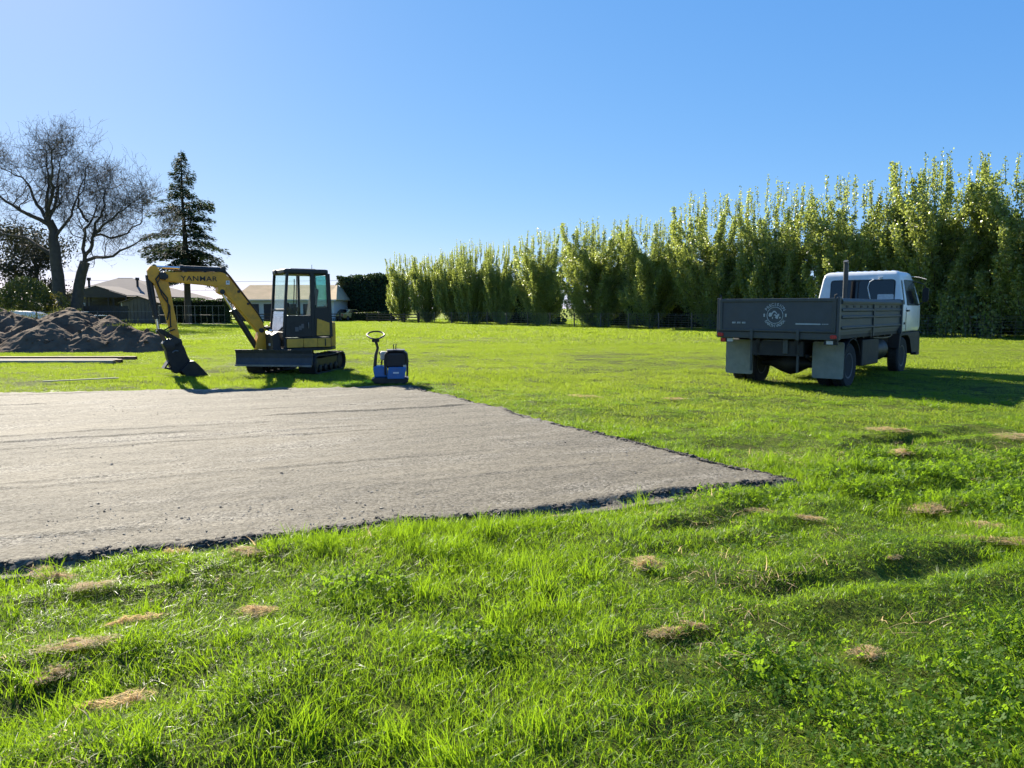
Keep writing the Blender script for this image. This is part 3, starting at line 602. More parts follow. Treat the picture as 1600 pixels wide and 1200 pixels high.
mb = MB(); mb.box(0.54, 0.585, CY0, CY1, 0.84, 0.97); mb.build('front_sill', M['dark'], cab, bevel=0.01)
# inside
st = empty('seat', (0, 0, 0)); st.parent = EXC
mb = MB(); mb.box(-0.33, 0.12, 0.03, 0.47, 1.12, 1.26); mb.build('cushion', M['seat'], st, bevel=0.05, seg=3)
mb = MB(); mb.prism([(-0.28, 1.22), (-0.40, 1.95), (-0.31, 1.97), (-0.17, 1.24)], 0.05, 0.45); mb.build('backrest', M['seat'], st, bevel=0.04, seg=3)
mb = MB(); mb.box(-0.33, 0.10, 0.05, 0.45, 0.84, 1.12); mb.build('seat_box', M['dark'], st)
for y in (-0.08, 0.58):
    cn = MB(); cn.box(-0.25, 0.22, y-0.06, y+0.06, 0.84, 1.34); c_ = cn.build('console', M['dark'], EXC, bevel=0.02)
    bar('joystick', [(0.16, y, 1.34), (0.19, y, 1.46), (0.19, y, 1.53)], [0.013, 0.013, 0.026], M['black'], c_)
bar('travel_lever', [(0.36, 0.20, 0.9), (0.34, 0.20, 1.5)], 0.012, M['black'], EXC); bar('travel_lever', [(0.36, 0.30, 0.9), (0.34, 0.30, 1.5)], 0.012, M['black'], EXC)
mb = MB(); mb.box(0.16, 0.22, -0.19, -0.06, 1.50, 1.64); mb.build('display', M['black'], EXC, bevel=0.01)
bar('aerial', [(-0.28, 0.3, 2.39), (-0.285, 0.3, 2.52)], 0.006, M['black'], EXC, 6)
bar('work_lamp', [(0.47, 0.10, 2.34), (0.53, 0.10, 2.34)], 0.045, M['black'], EXC, 10)
# front of the deck: hoses, swing post
mb = MB(); mb.prism([(0.60, 0.50), (0.78, 0.50), (0.80, 0.90), (0.66, 0.98), (0.60, 0.80)], -0.24, 0.66); mb.build('front_guard', M['dark'], EXC, bevel=0.02)
for k in range(5):
    y = -0.12 + 0.07*k
    bar('hose', [(0.62, y+0.1, 0.92), (0.72, y+0.05, 1.04+0.03*(k % 3)), (0.84, y*0.5, 1.06+0.03*(k % 2)), (0.93, y*0.4, 1.20)], 0.016, M['black'], EXC, 7)
bar('hose_coupling', [(0.70, 0.35, 0.99), (0.75, 0.30, 1.00)], 0.02, M['chrome'], EXC, 8)
mb = MB(); mb.plate([(0.795, 0.36, 0.66), (0.795, 0.52, 0.66), (0.795, 0.52, 0.71), (0.795, 0.36, 0.71)], 0.004); mb.build('guard_sticker', M['decal'], EXC)
mb = MB(); mb.prism([(0.66, 0.46), (0.96, 0.46), (1.02, 0.62), (0.93, 1.02), (0.80, 1.05), (0.70, 0.62)], -0.13, 0.13); mb.build('swing_post', M['yellow'], EXC, bevel=0.02)
# boom
boom = [(2.92, 2.24), (2.86, 2.29), (2.75, 2.275), (2.32, 2.295), (1.72, 2.305), (1.63, 2.28), (1.54, 2.18), (0.96, 1.39), (0.83, 1.17), (0.79, 1.02), (0.83, 0.93), (0.92, 0.93), (1.00, 1.02), (1.66, 1.87), (1.76, 1.95), (1.91, 2.00), (2.78, 2.075), (2.90, 2.10)]
mb = MB(); mb.prism(boom, -0.105, 0.105); BO = mb.build('boom', M['yellow'], EXC, bevel=0.014)
mb = MB(); mb.prism([(1.60, 1.95), (1.80, 2.02), (1.80, 1.86), (1.70, 1.80)], -0.13, 0.13); mb.build('cylinder_bracket', M['yellow'], BO, bevel=0.01)
for z, a in ((1.0, 0.88), (2.18, 2.86), (1.87, 1.71)):
    mb = MB(); mb.lathe([(0.02, -0.15), (0.055, -0.145), (0.055, 0.145), (0.02, 0.15)], (a, 0, z), 'y', 14); mb.build('pin', M['dark'], BO, True)
for y_ in (-0.05, 0.0, 0.05):
    bar('boom_hose', [(0.80, y_, 1.16), (0.93, y_, 1.41), (1.20, y_, 1.78), (1.50, y_, 2.20), (1.62, y_+0.05, 2.33), (1.9, y_+0.06, 2.325), (2.5, y_+0.06, 2.32), (2.82, y_+0.05, 2.34), (2.95, y_, 2.30)], 0.013, M['black'], BO, 6)
for a_, z_ in ((1.15, 1.60), (1.35, 1.87), (2.05, 2.31), (2.45, 2.305)):
    mb = MB(); mb.box(a_-0.03, a_+0.03, -0.085, 0.115, z_-0.02, z_+0.035); mb.build('hose_clamp', M['dark'], BO, bevel=0.006)
# arm
arm = [(3.13, 2.40), (3.03, 2.41), (2.97, 2.32), (2.80, 2.06), (2.77, 1.92), (2.62, 0.86), (2.63, 0.76), (2.70, 0.74), (2.77, 0.86), (2.90, 1.42), (3.07, 2.00), (3.19, 2.13), (3.20, 2.30)]
mb = MB(); mb.prism(arm, -0.075, 0.075); AR = mb.build('arm', M['yellow'], EXC, bevel=0.012)
mb = MB(); mb.prism([(2.86, 2.10), (2.98, 2.13), (2.98, 2.27), (2.84, 2.27)], -0.135, 0.135); mb.build('arm_pivot_cheek', M['dark'], AR, bevel=0.015)
bar('arm_hose', [(2.97, 0.09, 2.22), (3.05, 0.10, 2.12), (2.98, 0.10, 1.92), (2.84, 0.10, 1.72), (2.82, 0.10, 1.45), (2.86, 0.09, 1.25)], 0.016, M['black'], AR, 7)
bar('arm_hose', [(2.93, 0.09, 2.20), (3.02, 0.12, 2.05), (2.95, 0.11, 1.80), (2.80, 0.11, 1.55), (2.80, 0.10, 1.1)], 0.014, M['black'], AR, 7)
def ram(name, p0, p1, frac, r_, par=EXC):
    p0 = Vector(p0); p1 = Vector(p1); m_ = p0.lerp(p1, frac)
    mb = MB(); mb.tube([p0, m_], r_, 14); mb.tube([m_-(p1-p0).normalized()*0.05, m_+(p1-p0).normalized()*0.02], r_*1.2, 14); o = mb.build(name, M['cyl'], par, True)
    mb = MB(); mb.tube([m_, p1], r_*0.5, 12); mb.build('rod', M['chrome'], o, True)
    mb = MB(); mb.lathe([(0.02, -0.06), (r_*0.95, -0.055), (r_*0.95, 0.055), (0.02, 0.06)], p1, 'y', 12); mb.build('rod_eye', M['cyl'], o, True)
ram('arm_cylinder', (1.66, 0, 2.36), (3.06, 0, 2.385), 0.62, 0.055)
mb = MB(); mb.prism([(1.58, 2.25), (1.76, 2.29), (1.70, 2.42), (1.62, 2.42)], -0.09, 0.09); mb.build('top_bracket', M['dark'], EXC, bevel=0.008)
ram('boom_cylinder', (0.98, 0.0, 0.62), (1.71, 0, 1.88), 0.66, 0.065)
ram('bucket_cylinder', (3.15, 0, 2.12), (3.03, 0, 1.00), 0.74, 0.055)
bar('hose_guard', [(3.21, 0.03, 2.2), (3.17, 0.05, 1.7), (3.09, 0.04, 1.34)], 0.032, M['black'], EXC)
# bucket linkage, tilting hitch, bucket
for s in (-1, 1):
    mb = MB(); mb.prism([(3.07, 1.06), (2.99, 1.07), (2.66, 0.86), (2.70, 0.80), (3.0, 0.96)], s*0.10-0.012, s*0.10+0.012); mb.build('tipping_link', M['dark'], EXC, bevel=0.004)
    mb = MB(); mb.prism([(3.07, 1.05), (3.00, 1.06), (2.84, 0.74), (2.90, 0.72)], s*0.085-0.012, s*0.085+0.012); mb.build('bucket_link', M['rust'], EXC, bevel=0.004)
bar('hitch_hose', [(2.72, 0.1, 1.05), (2.86, 0.14, 1.0), (2.83, 0.14, 0.90), (2.74, 0.12, 0.84)], 0.014, M['black'], EXC, 7)
bar('hitch_hose', [(2.78, 0.1, 1.12), (2.93, 0.13, 1.04), (2.92, 0.14, 0.92), (2.82, 0.12, 0.80)], 0.014, M['black'], EXC, 7)
mb = MB(); mb.prism([(2.98, 0.74), (2.92, 0.82), (2.75, 0.86), (2.60, 0.84), (2.58, 0.74), (2.66, 0.68), (2.92, 0.62)], -0.15, 0.15); HI = mb.build('tilt_hitch', M['dark'], EXC, bevel=0.015)
mb = MB(); mb.lathe([(0.03, -0.17), (0.10, -0.16), (0.10, 0.16), (0.03, 0.17)], (2.83, 0, 0.70), 'y', 16); mb.build('hitch_hub', M['black'], HI, True)
bk_out = [(2.93, 0.66), (2.62, 0.80), (2.55, 0.66), (2.47, 0.40), (2.46, 0.34), (2.50, 0.20), (2.58, 0.10), (2.78, 0.10), (2.84, 0.22), (2.90, 0.46)]
mb = MB(); mb.prism(bk_out, -0.15, 0.15); mb.build('hitch_body', M['bucket'], HI, bevel=0.02)
mb = MB(); mb.tube([(2.80, 0.16, 0.55), (2.74, 0.17, 0.59), (2.68, 0.165, 0.58)], 0.014, 8); mb.build('locking_pin', M['steel'], HI, True)
mb = MB(); mb.prism([(2.86, 0.40), (2.98, 0.215), (2.80, 0.16), (2.80, 0.20), (2.93, 0.235), (2.84, 0.38)], -0.16, 0.16); mb.build('hitch_hook', M['bucket'], HI)
BK = empty('bucket', (0, 0, 0)); BK.parent = EXC
outer = [(2.66, 0.16), (2.56, 0.26), (2.47, 0.355), (2.38, 0.36), (2.29, 0.27), (2.10, 0.035), (2.07, 0.0)]
inner = [(x+0.012, z-0.022) for x, z in outer]
mb = MB(); mb.prism(outer+inner[::-1], -0.28, 0.28); mb.build('shell', M['bucket'], BK, bevel=0.006)
for s in (-1, 1):
    mb = MB(); mb.prism([(2.66, 0.16), (2.56, 0.26), (2.47, 0.35), (2.38, 0.355), (2.29, 0.265), (2.09, 0.02), (2.2, 0.005), (2.55, 0.02)], s*0.275-0.014, s*0.275+0.014); mb.build('side_cheek', M['bucket'], BK, bevel=0.005)
mb = MB(); mb.box(2.04, 2.16, -0.295, 0.295, 0.0, 0.022); mb.build('lip', M['steel'], BK, bevel=0.004)
for s in (-0.09, 0.09):
    mb = MB(); mb.prism([(2.52, 0.28), (2.42, 0.34), (2.52, 0.52), (2.66, 0.45)], s-0.015, s+0.015); mb.build('ear', M['bucket'], BK)
# lettering on the boom
def text(name, s, m, parent, size, M4, bold=0.0, sx=1.0, extrude=0.0015):
    c = bpy.data.curves.new(name, 'FONT'); c.body = s; c.size = size; c.extrude = extrude; c.offset = bold; c.space_character = 1.10; c.align_x = 'CENTER'; c.align_y = 'CENTER'
    tmp = bpy.data.objects.new(name, c); me = bpy.data.meshes.new_from_object(tmp); bpy.data.objects.remove(tmp)
    o = link(name, me, None, parent); me.materials.clear(); me.materials.append(m)
    o.matrix_local = M4 @ Matrix.Diagonal((sx, 1, 1, 1)); return o
def frame(xd, up, p):
    xd = Vector(xd).normalized(); up = Vector(up).normalized(); n = xd.cross(up)
    m_ = Matrix((xd, up, n)).transposed().to_4x4(); m_.translation = Vector(p); return m_
M['ink'] = mat('black_lettering', (0.015, 0.013, 0.012), 0.5, var=0.1)
text('lettering', 'YANMAR', M['ink'], BO, 0.150, frame((-1, 0, 0), (0, 0, 1), (2.18, 0.107, 2.145)), 0.0022, 1.14)
mb = MB(); mb.plate([(1.62, 0.1065, 2.03), (1.54, 0.1065, 2.03), (1.54, 0.1065, 2.12), (1.62, 0.1065, 2.12)], 0.002, 0.008); mb.build('warning_sticker', M['sticker'], BO)
mb = MB(); mb.prism([(1.60, 2.075), (1.56, 2.075), (1.58, 2.11)], 0.1087, 0.1095); mb.build('warning_mark', M['ink'], BO)

M['rim'] = mat('dull_grey_rim', (0.09, 0.095, 0.10), 0.55, 0.3, var=0.2, scale=6, dirt=(0.09, 0.075, 0.055), dirt_amt=0.5)
# ------------------------------------------------------------------ tipper truck
TR = empty('tipper_truck', (5.05, 14.43, -0.03), TH)
tag(TR, 'small tipper truck with white cab and charcoal tray parked on the grass', 'truck')
HW = 1.19
def part(mb, name, m, par=TR, **k): return mb.build(name, m, par, **k)
mb = MB(); mb.box(0.03, 4.2, -HW+0.03, HW-0.03, 1.04, 1.09); part(mb, 'tray_floor', M['charcoal2'])
mb = MB(); mb.box(0.0, 0.10, -HW, HW, 0.95, 1.075); part(mb, 'rear_beam', M['charcoal2'], bevel=0.008)
for s in (-1, 1):
    mb = MB(); mb.box(0.1, 4.2, s*1.10-0.05, s*1.10+0.05, 0.97, 1.04); part(mb, 'edge_rail', M['chassis'])
for k in range(8):
    mb = MB(); mb.box(0.35+k*0.5, 0.43+k*0.5, -1.08, 1.08, 0.93, 1.04); part(mb, 'cross_bearer', M['chassis'])
# tailgate
mb = MB(); mb.plate([(0.02, HW-0.06, 1.085), (0.02, -HW+0.06, 1.085), (0.02, -HW+0.06, 1.70), (0.02, HW-0.06, 1.70)], 0.03); TG = part(mb, 'tailgate', M['charcoal'], bevel=0.004)
TG.location = (0, 0, 0)
mb = MB(); mb.box(-0.035, 0.045, -HW+0.055, HW-0.055, 1.655, 1.72); part(mb, 'top_rail', M['charcoal2'], TG, bevel=0.01)
mb = MB(); mb.box(-0.028, 0.03, -HW+0.055, HW-0.055, 1.085, 1.125); part(mb, 'bottom_rail', M['charcoal2'], TG, bevel=0.008)
for s in (-1, 1):
    mb = MB(); mb.box(-0.030, 0.03, s*(HW-0.09)-0.035, s*(HW-0.09)+0.035, 1.10, 1.70); part(mb, 'end_stile', M['charcoal2'], TG, bevel=0.008)
    mb = MB(); mb.box(-0.01, 0.09, s*(HW-0.027)-0.027, s*(HW-0.027)+0.027, 0.96, 1.74); part(mb, 'corner_post', M['charcoal'], bevel=0.008)
    mb = MB(); mb.tube([(-0.02, s*(HW-0.09), 1.72), (-0.02, s*(HW-0.09), 1.77), (-0.02, s*(HW-0.05), 1.785)], 0.014, 8); part(mb, 'tailgate_pin', M['chassis'], TG)
for yy in (0.45, -0.45):
    mb = MB(); mb.box(-0.045, 0.0, yy-0.03, yy+0.03, 0.93, 1.13); part(mb, 'hinge', M['charcoal2'], TG, bevel=0.006)
# sides: rail, two pressed ribs, slots, posts
for s in (-1, 1):
    y0, y1 = sorted((s*(HW-0.005), s*(HW-0.04)))
    mb = MB(); mb.box(0.09, 4.2, y0, y1, 1.09, 1.66); SD = part(mb, 'side_board', M['charcoal2'])
    yo = s*HW
    mb = MB(); mb.prism([(yo-s*0.05, 1.61), (yo+s*0.025, 1.61), (yo+s*0.03, 1.66), (yo, 1.715), (yo-s*0.05, 1.715)], 0.085, 4.2, 'x'); part(mb, 'side_rail', M['charcoal2'], SD, bevel=0.006)
    for z in (1.17, 1.37, 1.50):
        mb = MB(); mb.prism([(yo-s*0.01, z-0.035), (yo+s*0.018, z-0.015), (yo+s*0.018, z+0.015), (yo-s*0.01, z+0.035)], 0.12, 4.17, 'x'); part(mb, 'pressed_rib', M['charcoal2'], SD)
    for k in range(9):
        xx = 0.35+k*0.43; mb = MB(); mb.box(xx, xx+0.12, yo-0.003, yo+0.003, 1.545, 1.585); part(mb, 'slot', M['chassis'], SD)
    mb = MB(); mb.box(4.13, 4.2, s*HW-0.04, s*HW+0.04, 0.97, 1.72); part(mb, 'front_post', M['charcoal'], bevel=0.01)
    mb = MB(); mb.box(2.05, 2.12, s*(HW+0.01)-0.012, s*(HW+0.01)+0.012, 0.98, 1.62); part(mb, 'middle_post', M['charcoal2'], SD)
mb = MB(); mb.box(4.15, 4.2, -HW+0.02, HW-0.02, 1.09, 1.735); part(mb, 'headboard', M['charcoal2'], bevel=0.008)
# writing on the tailgate
XF = -0.013
emb = MB(); n = 40
ring = [(0.155*math.cos(2*math.pi*k/n), 0.155*math.sin(2*math.pi*k/n)) for k in range(n)]
emb.tube([(XF, y, 1.40+z) for y, z in ring], 0.0065, 6, closed=True)
EM = part(emb, 'emblem_ring', M['decal'], TG)
def shape(pts, name='emblem_shape'):       # u to the viewer's right, v up, metres about the emblem centre
    mb = MB(); mb.prism([(-u, 1.40+v) for u, v in pts], XF-0.002, XF+0.001, 'x'); part(mb, name, M['decal'], TG)
shape([(-0.125, 0.0), (-0.118, 0.045), (-0.07, 0.05), (-0.05, 0.03), (-0.065, -0.02), (-0.10, -0.03), (-0.12, -0.02)])
shape([(-0.07, 0.04), (-0.03, 0.085), (0.0, 0.085), (0.045, 0.035), (0.03, 0.025), (-0.005, 0.058), (-0.025, 0.058), (-0.055, 0.02)])
shape([(-0.03, 0.005), (0.01, 0.02), (0.03, 0.0), (0.065, 0.03), (0.085, 0.025), (0.08, -0.01), (0.065, -0.02), (0.06, -0.065), (0.03, -0.065), (0.0, -0.04), (0.02, -0.015)])
shape([(-0.055, -0.065), (-0.05, -0.03), (-0.04, -0.03), (-0.035, -0.065)]); shape([(0.085, -0.06), (0.085, -0.03), (0.11, -0.03), (0.11, -0.06)])
def arc(word, r_, a0, a1, flip):
    for k, ch in enumerate(word):
        if ch == ' ': continue
        a = R(a0+(a1-a0)*k/(len(word)-1)); u, v = r_*math.sin(a), r_*math.cos(a)
        up = Vector((0, -math.sin(a), math.cos(a))) if not flip else Vector((0, math.sin(a), -math.cos(a)))
        xd = up.cross(Vector((-1, 0, 0)))
        text('letter', ch, M['decal'], TG, 0.078, frame(xd, up, (XF-0.001, -u, 1.40+v)), 0.001)
arc('PRECISION', 0.205, -56, 56, False); arc('EARTH WORX', 0.205, 236, 124, True)
for s in (-1, 1): shape([(s*0.21-0.015, -0.03), (s*0.21-0.015, 0.03), (s*0.21+0.015, 0.03), (s*0.21+0.015, -0.03)], 'emblem_bar')
u = -0.86
for grp in (3, 3, 3):                      # the small line of digits, too small to read in the photograph
    for k in range(grp):
        for dv_ in ((0.0, 0.034),): shape([(u, -0.165+dv_[0]), (u, -0.165+dv_[1]), (u+0.017, -0.165+dv_[1]), (u+0.017, -0.165+dv_[0])], 'small_print')
        u += 0.025
    u += 0.028
mb = MB(); mb.box(XF-0.002, XF+0.001, -0.86, -0.40, 1.228, 1.252); part(mb, 'small_print', M['decal'], TG)
for k in range(4): shape([(0.89+k*0.03, -0.168), (0.89+k*0.03, -0.150), (0.908+k*0.03, -0.150), (0.908+k*0.03, -0.168)], 'small_print')
# lamps and plates at the rear
for s in (-1, 1):
    mb = MB(); mb.plate([(-0.003, s*1.10+0.06, 0.975), (-0.003, s*1.10-0.06, 0.975), (-0.003, s*1.10-0.06, 1.045), (-0.003, s*1.10+0.06, 1.045)], 0.025, 0.03); part(mb, 'tail_lamp', M['red'], bevel=0.008)
    mb = MB(); mb.box(0.05, 0.12, s*1.02-0.13, s*1.02+0.11, 0.86, 0.945); part(mb, 'lamp_bracket', M['chassis'])
mb = MB(); mb.box(0.035, 0.05, 1.02, 1.12, 0.865, 0.935); part(mb, 'reflector', M['red'])
for yy in (-1.02, 0.92):
    mb = MB(); mb.box(0.035, 0.05, yy-0.06, yy+0.06, 0.87, 0.935); part(mb, 'reverse_lamp', M['lens'])
mb = MB(); mb.box(0.16, 0.20, -0.16, 0.30, 0.79, 0.92); part(mb, 'number_plate_box', M['wallgrey'], bevel=0.01)
mb = MB(); mb.box(0.12, 0.20, -0.22, -0.12, 0.66, 0.94); part(mb, 'tow_post', M['charcoal2'], bevel=0.01)
for yy in (0.52, -0.40):
    mb = MB(); mb.box(0.15, 0.19, yy-0.02, yy+0.02, 0.30, 0.95); part(mb, 'flap_stay', M['charcoal2'])
# chassis
for s in (-1, 1):
    mb = MB(); mb.box(0.15, 6.1, s*0.38-0.035, s*0.38+0.035, 0.66, 0.84); part(mb, 'chassis_rail', M['chassis'])
    mb = MB(); mb.box(0.12, 4.2, s*0.38-0.04, s*0.38+0.04, 0.845, 0.93); part(mb, 'subframe_rail', M['chassis'])
    mb = MB(); mb.tube([(0.35, s*0.5, 0.62), (0.65, s*0.5, 0.53), (0.95, s*0.5, 0.50), (1.3, s*0.5, 0.53), (1.6, s*0.5, 0.63)], 0.035, 8); part(mb, 'leaf_spring', M['chassis'])
mb = MB(); mb.box(0.15, 0.23, -0.5, 0.5, 0.62, 0.90); part(mb, 'rear_crossmember', M['chassis'])
AX = 0.95; RW = 0.43
mb = MB(); mb.tube([(AX, -0.60, RW), (AX, -0.33, RW), (AX, -0.16, RW), (AX, 0.02, RW), (AX, 0.20, RW), (AX, 0.40, RW), (AX, 0.60, RW)], [0.07, 0.085, 0.18, 0.235, 0.18, 0.085, 0.07], 14); part(mb, 'rear_axle', M['chassis'], smooth=True)
mb = MB(); mb.tube([(AX, 0.02, RW+0.02), (3.2, 0.0, 0.70)], 0.05, 10); part(mb, 'drive_shaft', M['chassis'])
def wheel(x, yc, wd, r_, name='wheel'):
    w_ = empty(name, (x, yc, r_)); w_.parent = TR; h_ = wd/2; b_ = r_*0.57
    mb = MB(); mb.lathe([(b_, -h_*0.8), (r_*0.80, -h_), (r_*0.94, -h_*0.96), (r_, -h_*0.72), (r_, h_*0.72), (r_*0.94, h_*0.96), (r_*0.80, h_), (b_, h_*0.8)], (0, 0, 0), 'y', 36); ty = mb.build('tyre', M['rubber'], w_, True)
    mb = MB()
    for k in range(36):
        a = 2*math.pi*k/36
        for q in (-1, 1):
            c = Vector((math.cos(a)*(r_+0.001), q*h_*0.42, math.sin(a)*(r_+0.001))); tdir = Vector((-math.sin(a), 0, math.cos(a))); nd = Vector((math.cos(a), 0, math.sin(a)))
            mb.add([c+tdir*0.022*i+Vector((0, h_*0.30*j, 0))+nd*l for l in (-0.01, 0.010) for i, j in ((-1,-1),(1,-1),(1,1),(-1,1))], [(0,3,2,1),(4,5,6,7),(0,1,5,4),(1,2,6,5),(2,3,7,6),(3,0,4,7)])
    mb.build('tread', M['rubber'], w_)
    mb = MB(); mb.lathe([(b_, -h_*0.7), (b_*1.02, -h_*0.86), (b_*0.9, -h_*0.80), (b_*0.75, -h_*0.35), (b_*0.36, -h_*0.30), (b_*0.34, -h_*0.62), (0.03, -h_*0.66)][::1], (0, 0, 0), 'y', 24)
    mb.lathe([(b_, h_*0.7), (b_*1.02, h_*0.86), (b_*0.9, h_*0.80), (b_*0.75, h_*0.35), (b_*0.3, h_*0.3), (0.03, h_*0.3)], (0, 0, 0), 'y', 24); mb.build('rim', M['rim'], w_, True)
    return w_
for s in (-1, 1):
    for yc in (0.72, 1.0): wheel(AX, s*yc, 0.235, RW)
    wheel(5.0, s*0.88-0.07, 0.235, RW)
    fx = 0.42; y0, y1 = s*0.59, s*1.17
    mb = MB(); mb.plate([(fx, max(y0, y1), 0.205), (fx, min(y0, y1), 0.205), (fx, min(y0, y1), 0.90), (fx, max(y0, y1), 0.90)], 0.012, 0.05); part(mb, 'mudflap', M['flap'], smooth=False)
    mb = MB(); prof = [(AX+0.52*math.cos(a), RW+0.03+0.50*math.sin(a)) for a in np.radians(np.arange(20, 161, 14))]; pin_ = [(AX+0.505*math.cos(a), RW+0.03+0.485*math.sin(a)) for a in np.radians(np.arange(20, 161, 14))]
    mb.prism(prof+pin_[::-1], min(s*0.58, s*1.16), max(s*0.58, s*1.16)); part(mb, 'mudguard', M['chassis'])
mb = MB(); mb.tube([(5.0, -0.85, RW), (5.0, 0.75, RW)], 0.06, 10); part(mb, 'front_axle', M['chassis'])
# flank gear between the axles
mb = MB(); mb.box(1.95, 3.1, -1.05, -0.50, 0.36, 0.90); part(mb, 'tool_box', M['chassis'], bevel=0.02)
mb = MB(); mb.lathe([(0.05, -0.42), (0.25, -0.40), (0.25, 0.40), (0.05, 0.42)], (3.65, -0.74, 0.62), 'x', 20); part(mb, 'fuel_tank', M['dark'], smooth=True)
mb = MB(); mb.box(2.0, 4.1, 0.50, 1.0, 0.42, 0.88); part(mb, 'battery_box', M['chassis'], bevel=0.02)
mb = MB(); mb.box(4.1, 6.1, -0.50, 0.45, 0.45, 0.95); part(mb, 'gearbox', M['chassis'], bevel=0.04)
bar('air_line', [(2.6, -1.06, 0.93), (3.2, -1.09, 0.90), (3.8, -1.08, 0.91), (4.2, -1.02, 0.95)], 0.012, M['steel'], TR, 6)
# exhaust stack behind the cab
mb = MB(); mb.tube([(4.42, 0.10, 0.8), (4.42, 0.10, 2.56), (4.38, 0.10, 2.64)], 0.056, 16); ES = part(mb, 'exhaust_stack', M['rim'], smooth=True)
# cab
CM = -0.12
lev = [(0.98, 4.72, 6.42, 0.955), (1.10, 4.70, 6.46, 0.97), (1.55, 4.70, 6.44, 0.97), (1.72, 4.71, 6.36, 0.955), (2.22, 4.75, 6.02, 0.865), (2.34, 4.78, 5.93, 0.83), (2.40, 4.86, 5.84, 0.76)]
mb = MB(); vs_ = []; fs = []
for z, xb, xf, hw in lev: vs_ += [(xb, CM-hw, z), (xf, CM-hw*0.985, z), (xf, CM+hw*0.985, z), (xb, CM+hw, z)]
for i in range(len(lev)-1): fs += [(i*4+k, i*4+(k+1) % 4, i*4+4+(k+1) % 4, i*4+4+k) for k in range(4)]
fs += [(3, 2, 1, 0), tuple(len(lev)*4-4+k for k in range(4))]
mb.add(vs_, fs); CB = part(mb, 'cab_shell', M['white'], bevel=0.05, seg=4, smooth=False)
CB.data.polygons.foreach_set('use_smooth', [True]*len(CB.data.polygons))
for k in range(9):
    yy = CM-0.62+k*0.155; mb = MB(); mb.tube([(4.90, yy, 2.388), (5.1, yy, 2.402), (5.6, yy, 2.402), (5.8, yy, 2.388)], [0.012, 0.026, 0.026, 0.012], 8); part(mb, 'roof_rib', M['white'], CB, smooth=True)
def backx(z): return 4.70+(z-1.55)*0.0746
def bq(u0, u1, z0, z1, off): return [(backx(z0)-off, u0, z0), (backx(z0)-off, u1, z0), (backx(z1)-off, u1, z1), (backx(z1)-off, u0, z1)]
mb = MB(); mb.plate(bq(CM+0.66, CM-0.79, 1.66, 2.205, 0.010), -0.014, 0.09, 6); part(mb, 'window_seal', M['black'], CB)
mb = MB(); mb.plate(bq(CM+0.635, CM+0.03, 1.69, 2.18, 0.016), -0.006, 0.07, 6); part(mb, 'rear_window', M['dglass'], CB)
mb = MB(); mb.plate(bq(CM-0.0, CM-0.765, 1.69, 2.18, 0.016), -0.006, 0.07, 6); part(mb, 'rear_window', M['dglass'], CB)
mb = MB(); mb.plate(bq(CM-0.42, CM-0.77, 1.695, 1.86, 0.024), -0.004, 0.03, 4); part(mb, 'headrest_cover', M['lens'], CB)
bar('window_stay', [(backx(1.75)-0.03, CM-0.27, 1.75), (backx(2.0)-0.035, CM-0.20, 2.02), (backx(2.18)-0.03, CM-0.23, 2.15), (backx(2.19)-0.03, CM-0.32, 2.205)], 0.012, M['white'], CB, 6)
mb = MB(); mb.box(4.70, 4.76, CM-0.50, CM-0.44, 2.20, 2.26); part(mb, 'rear_lamp', M['lens'], CB, bevel=0.008)
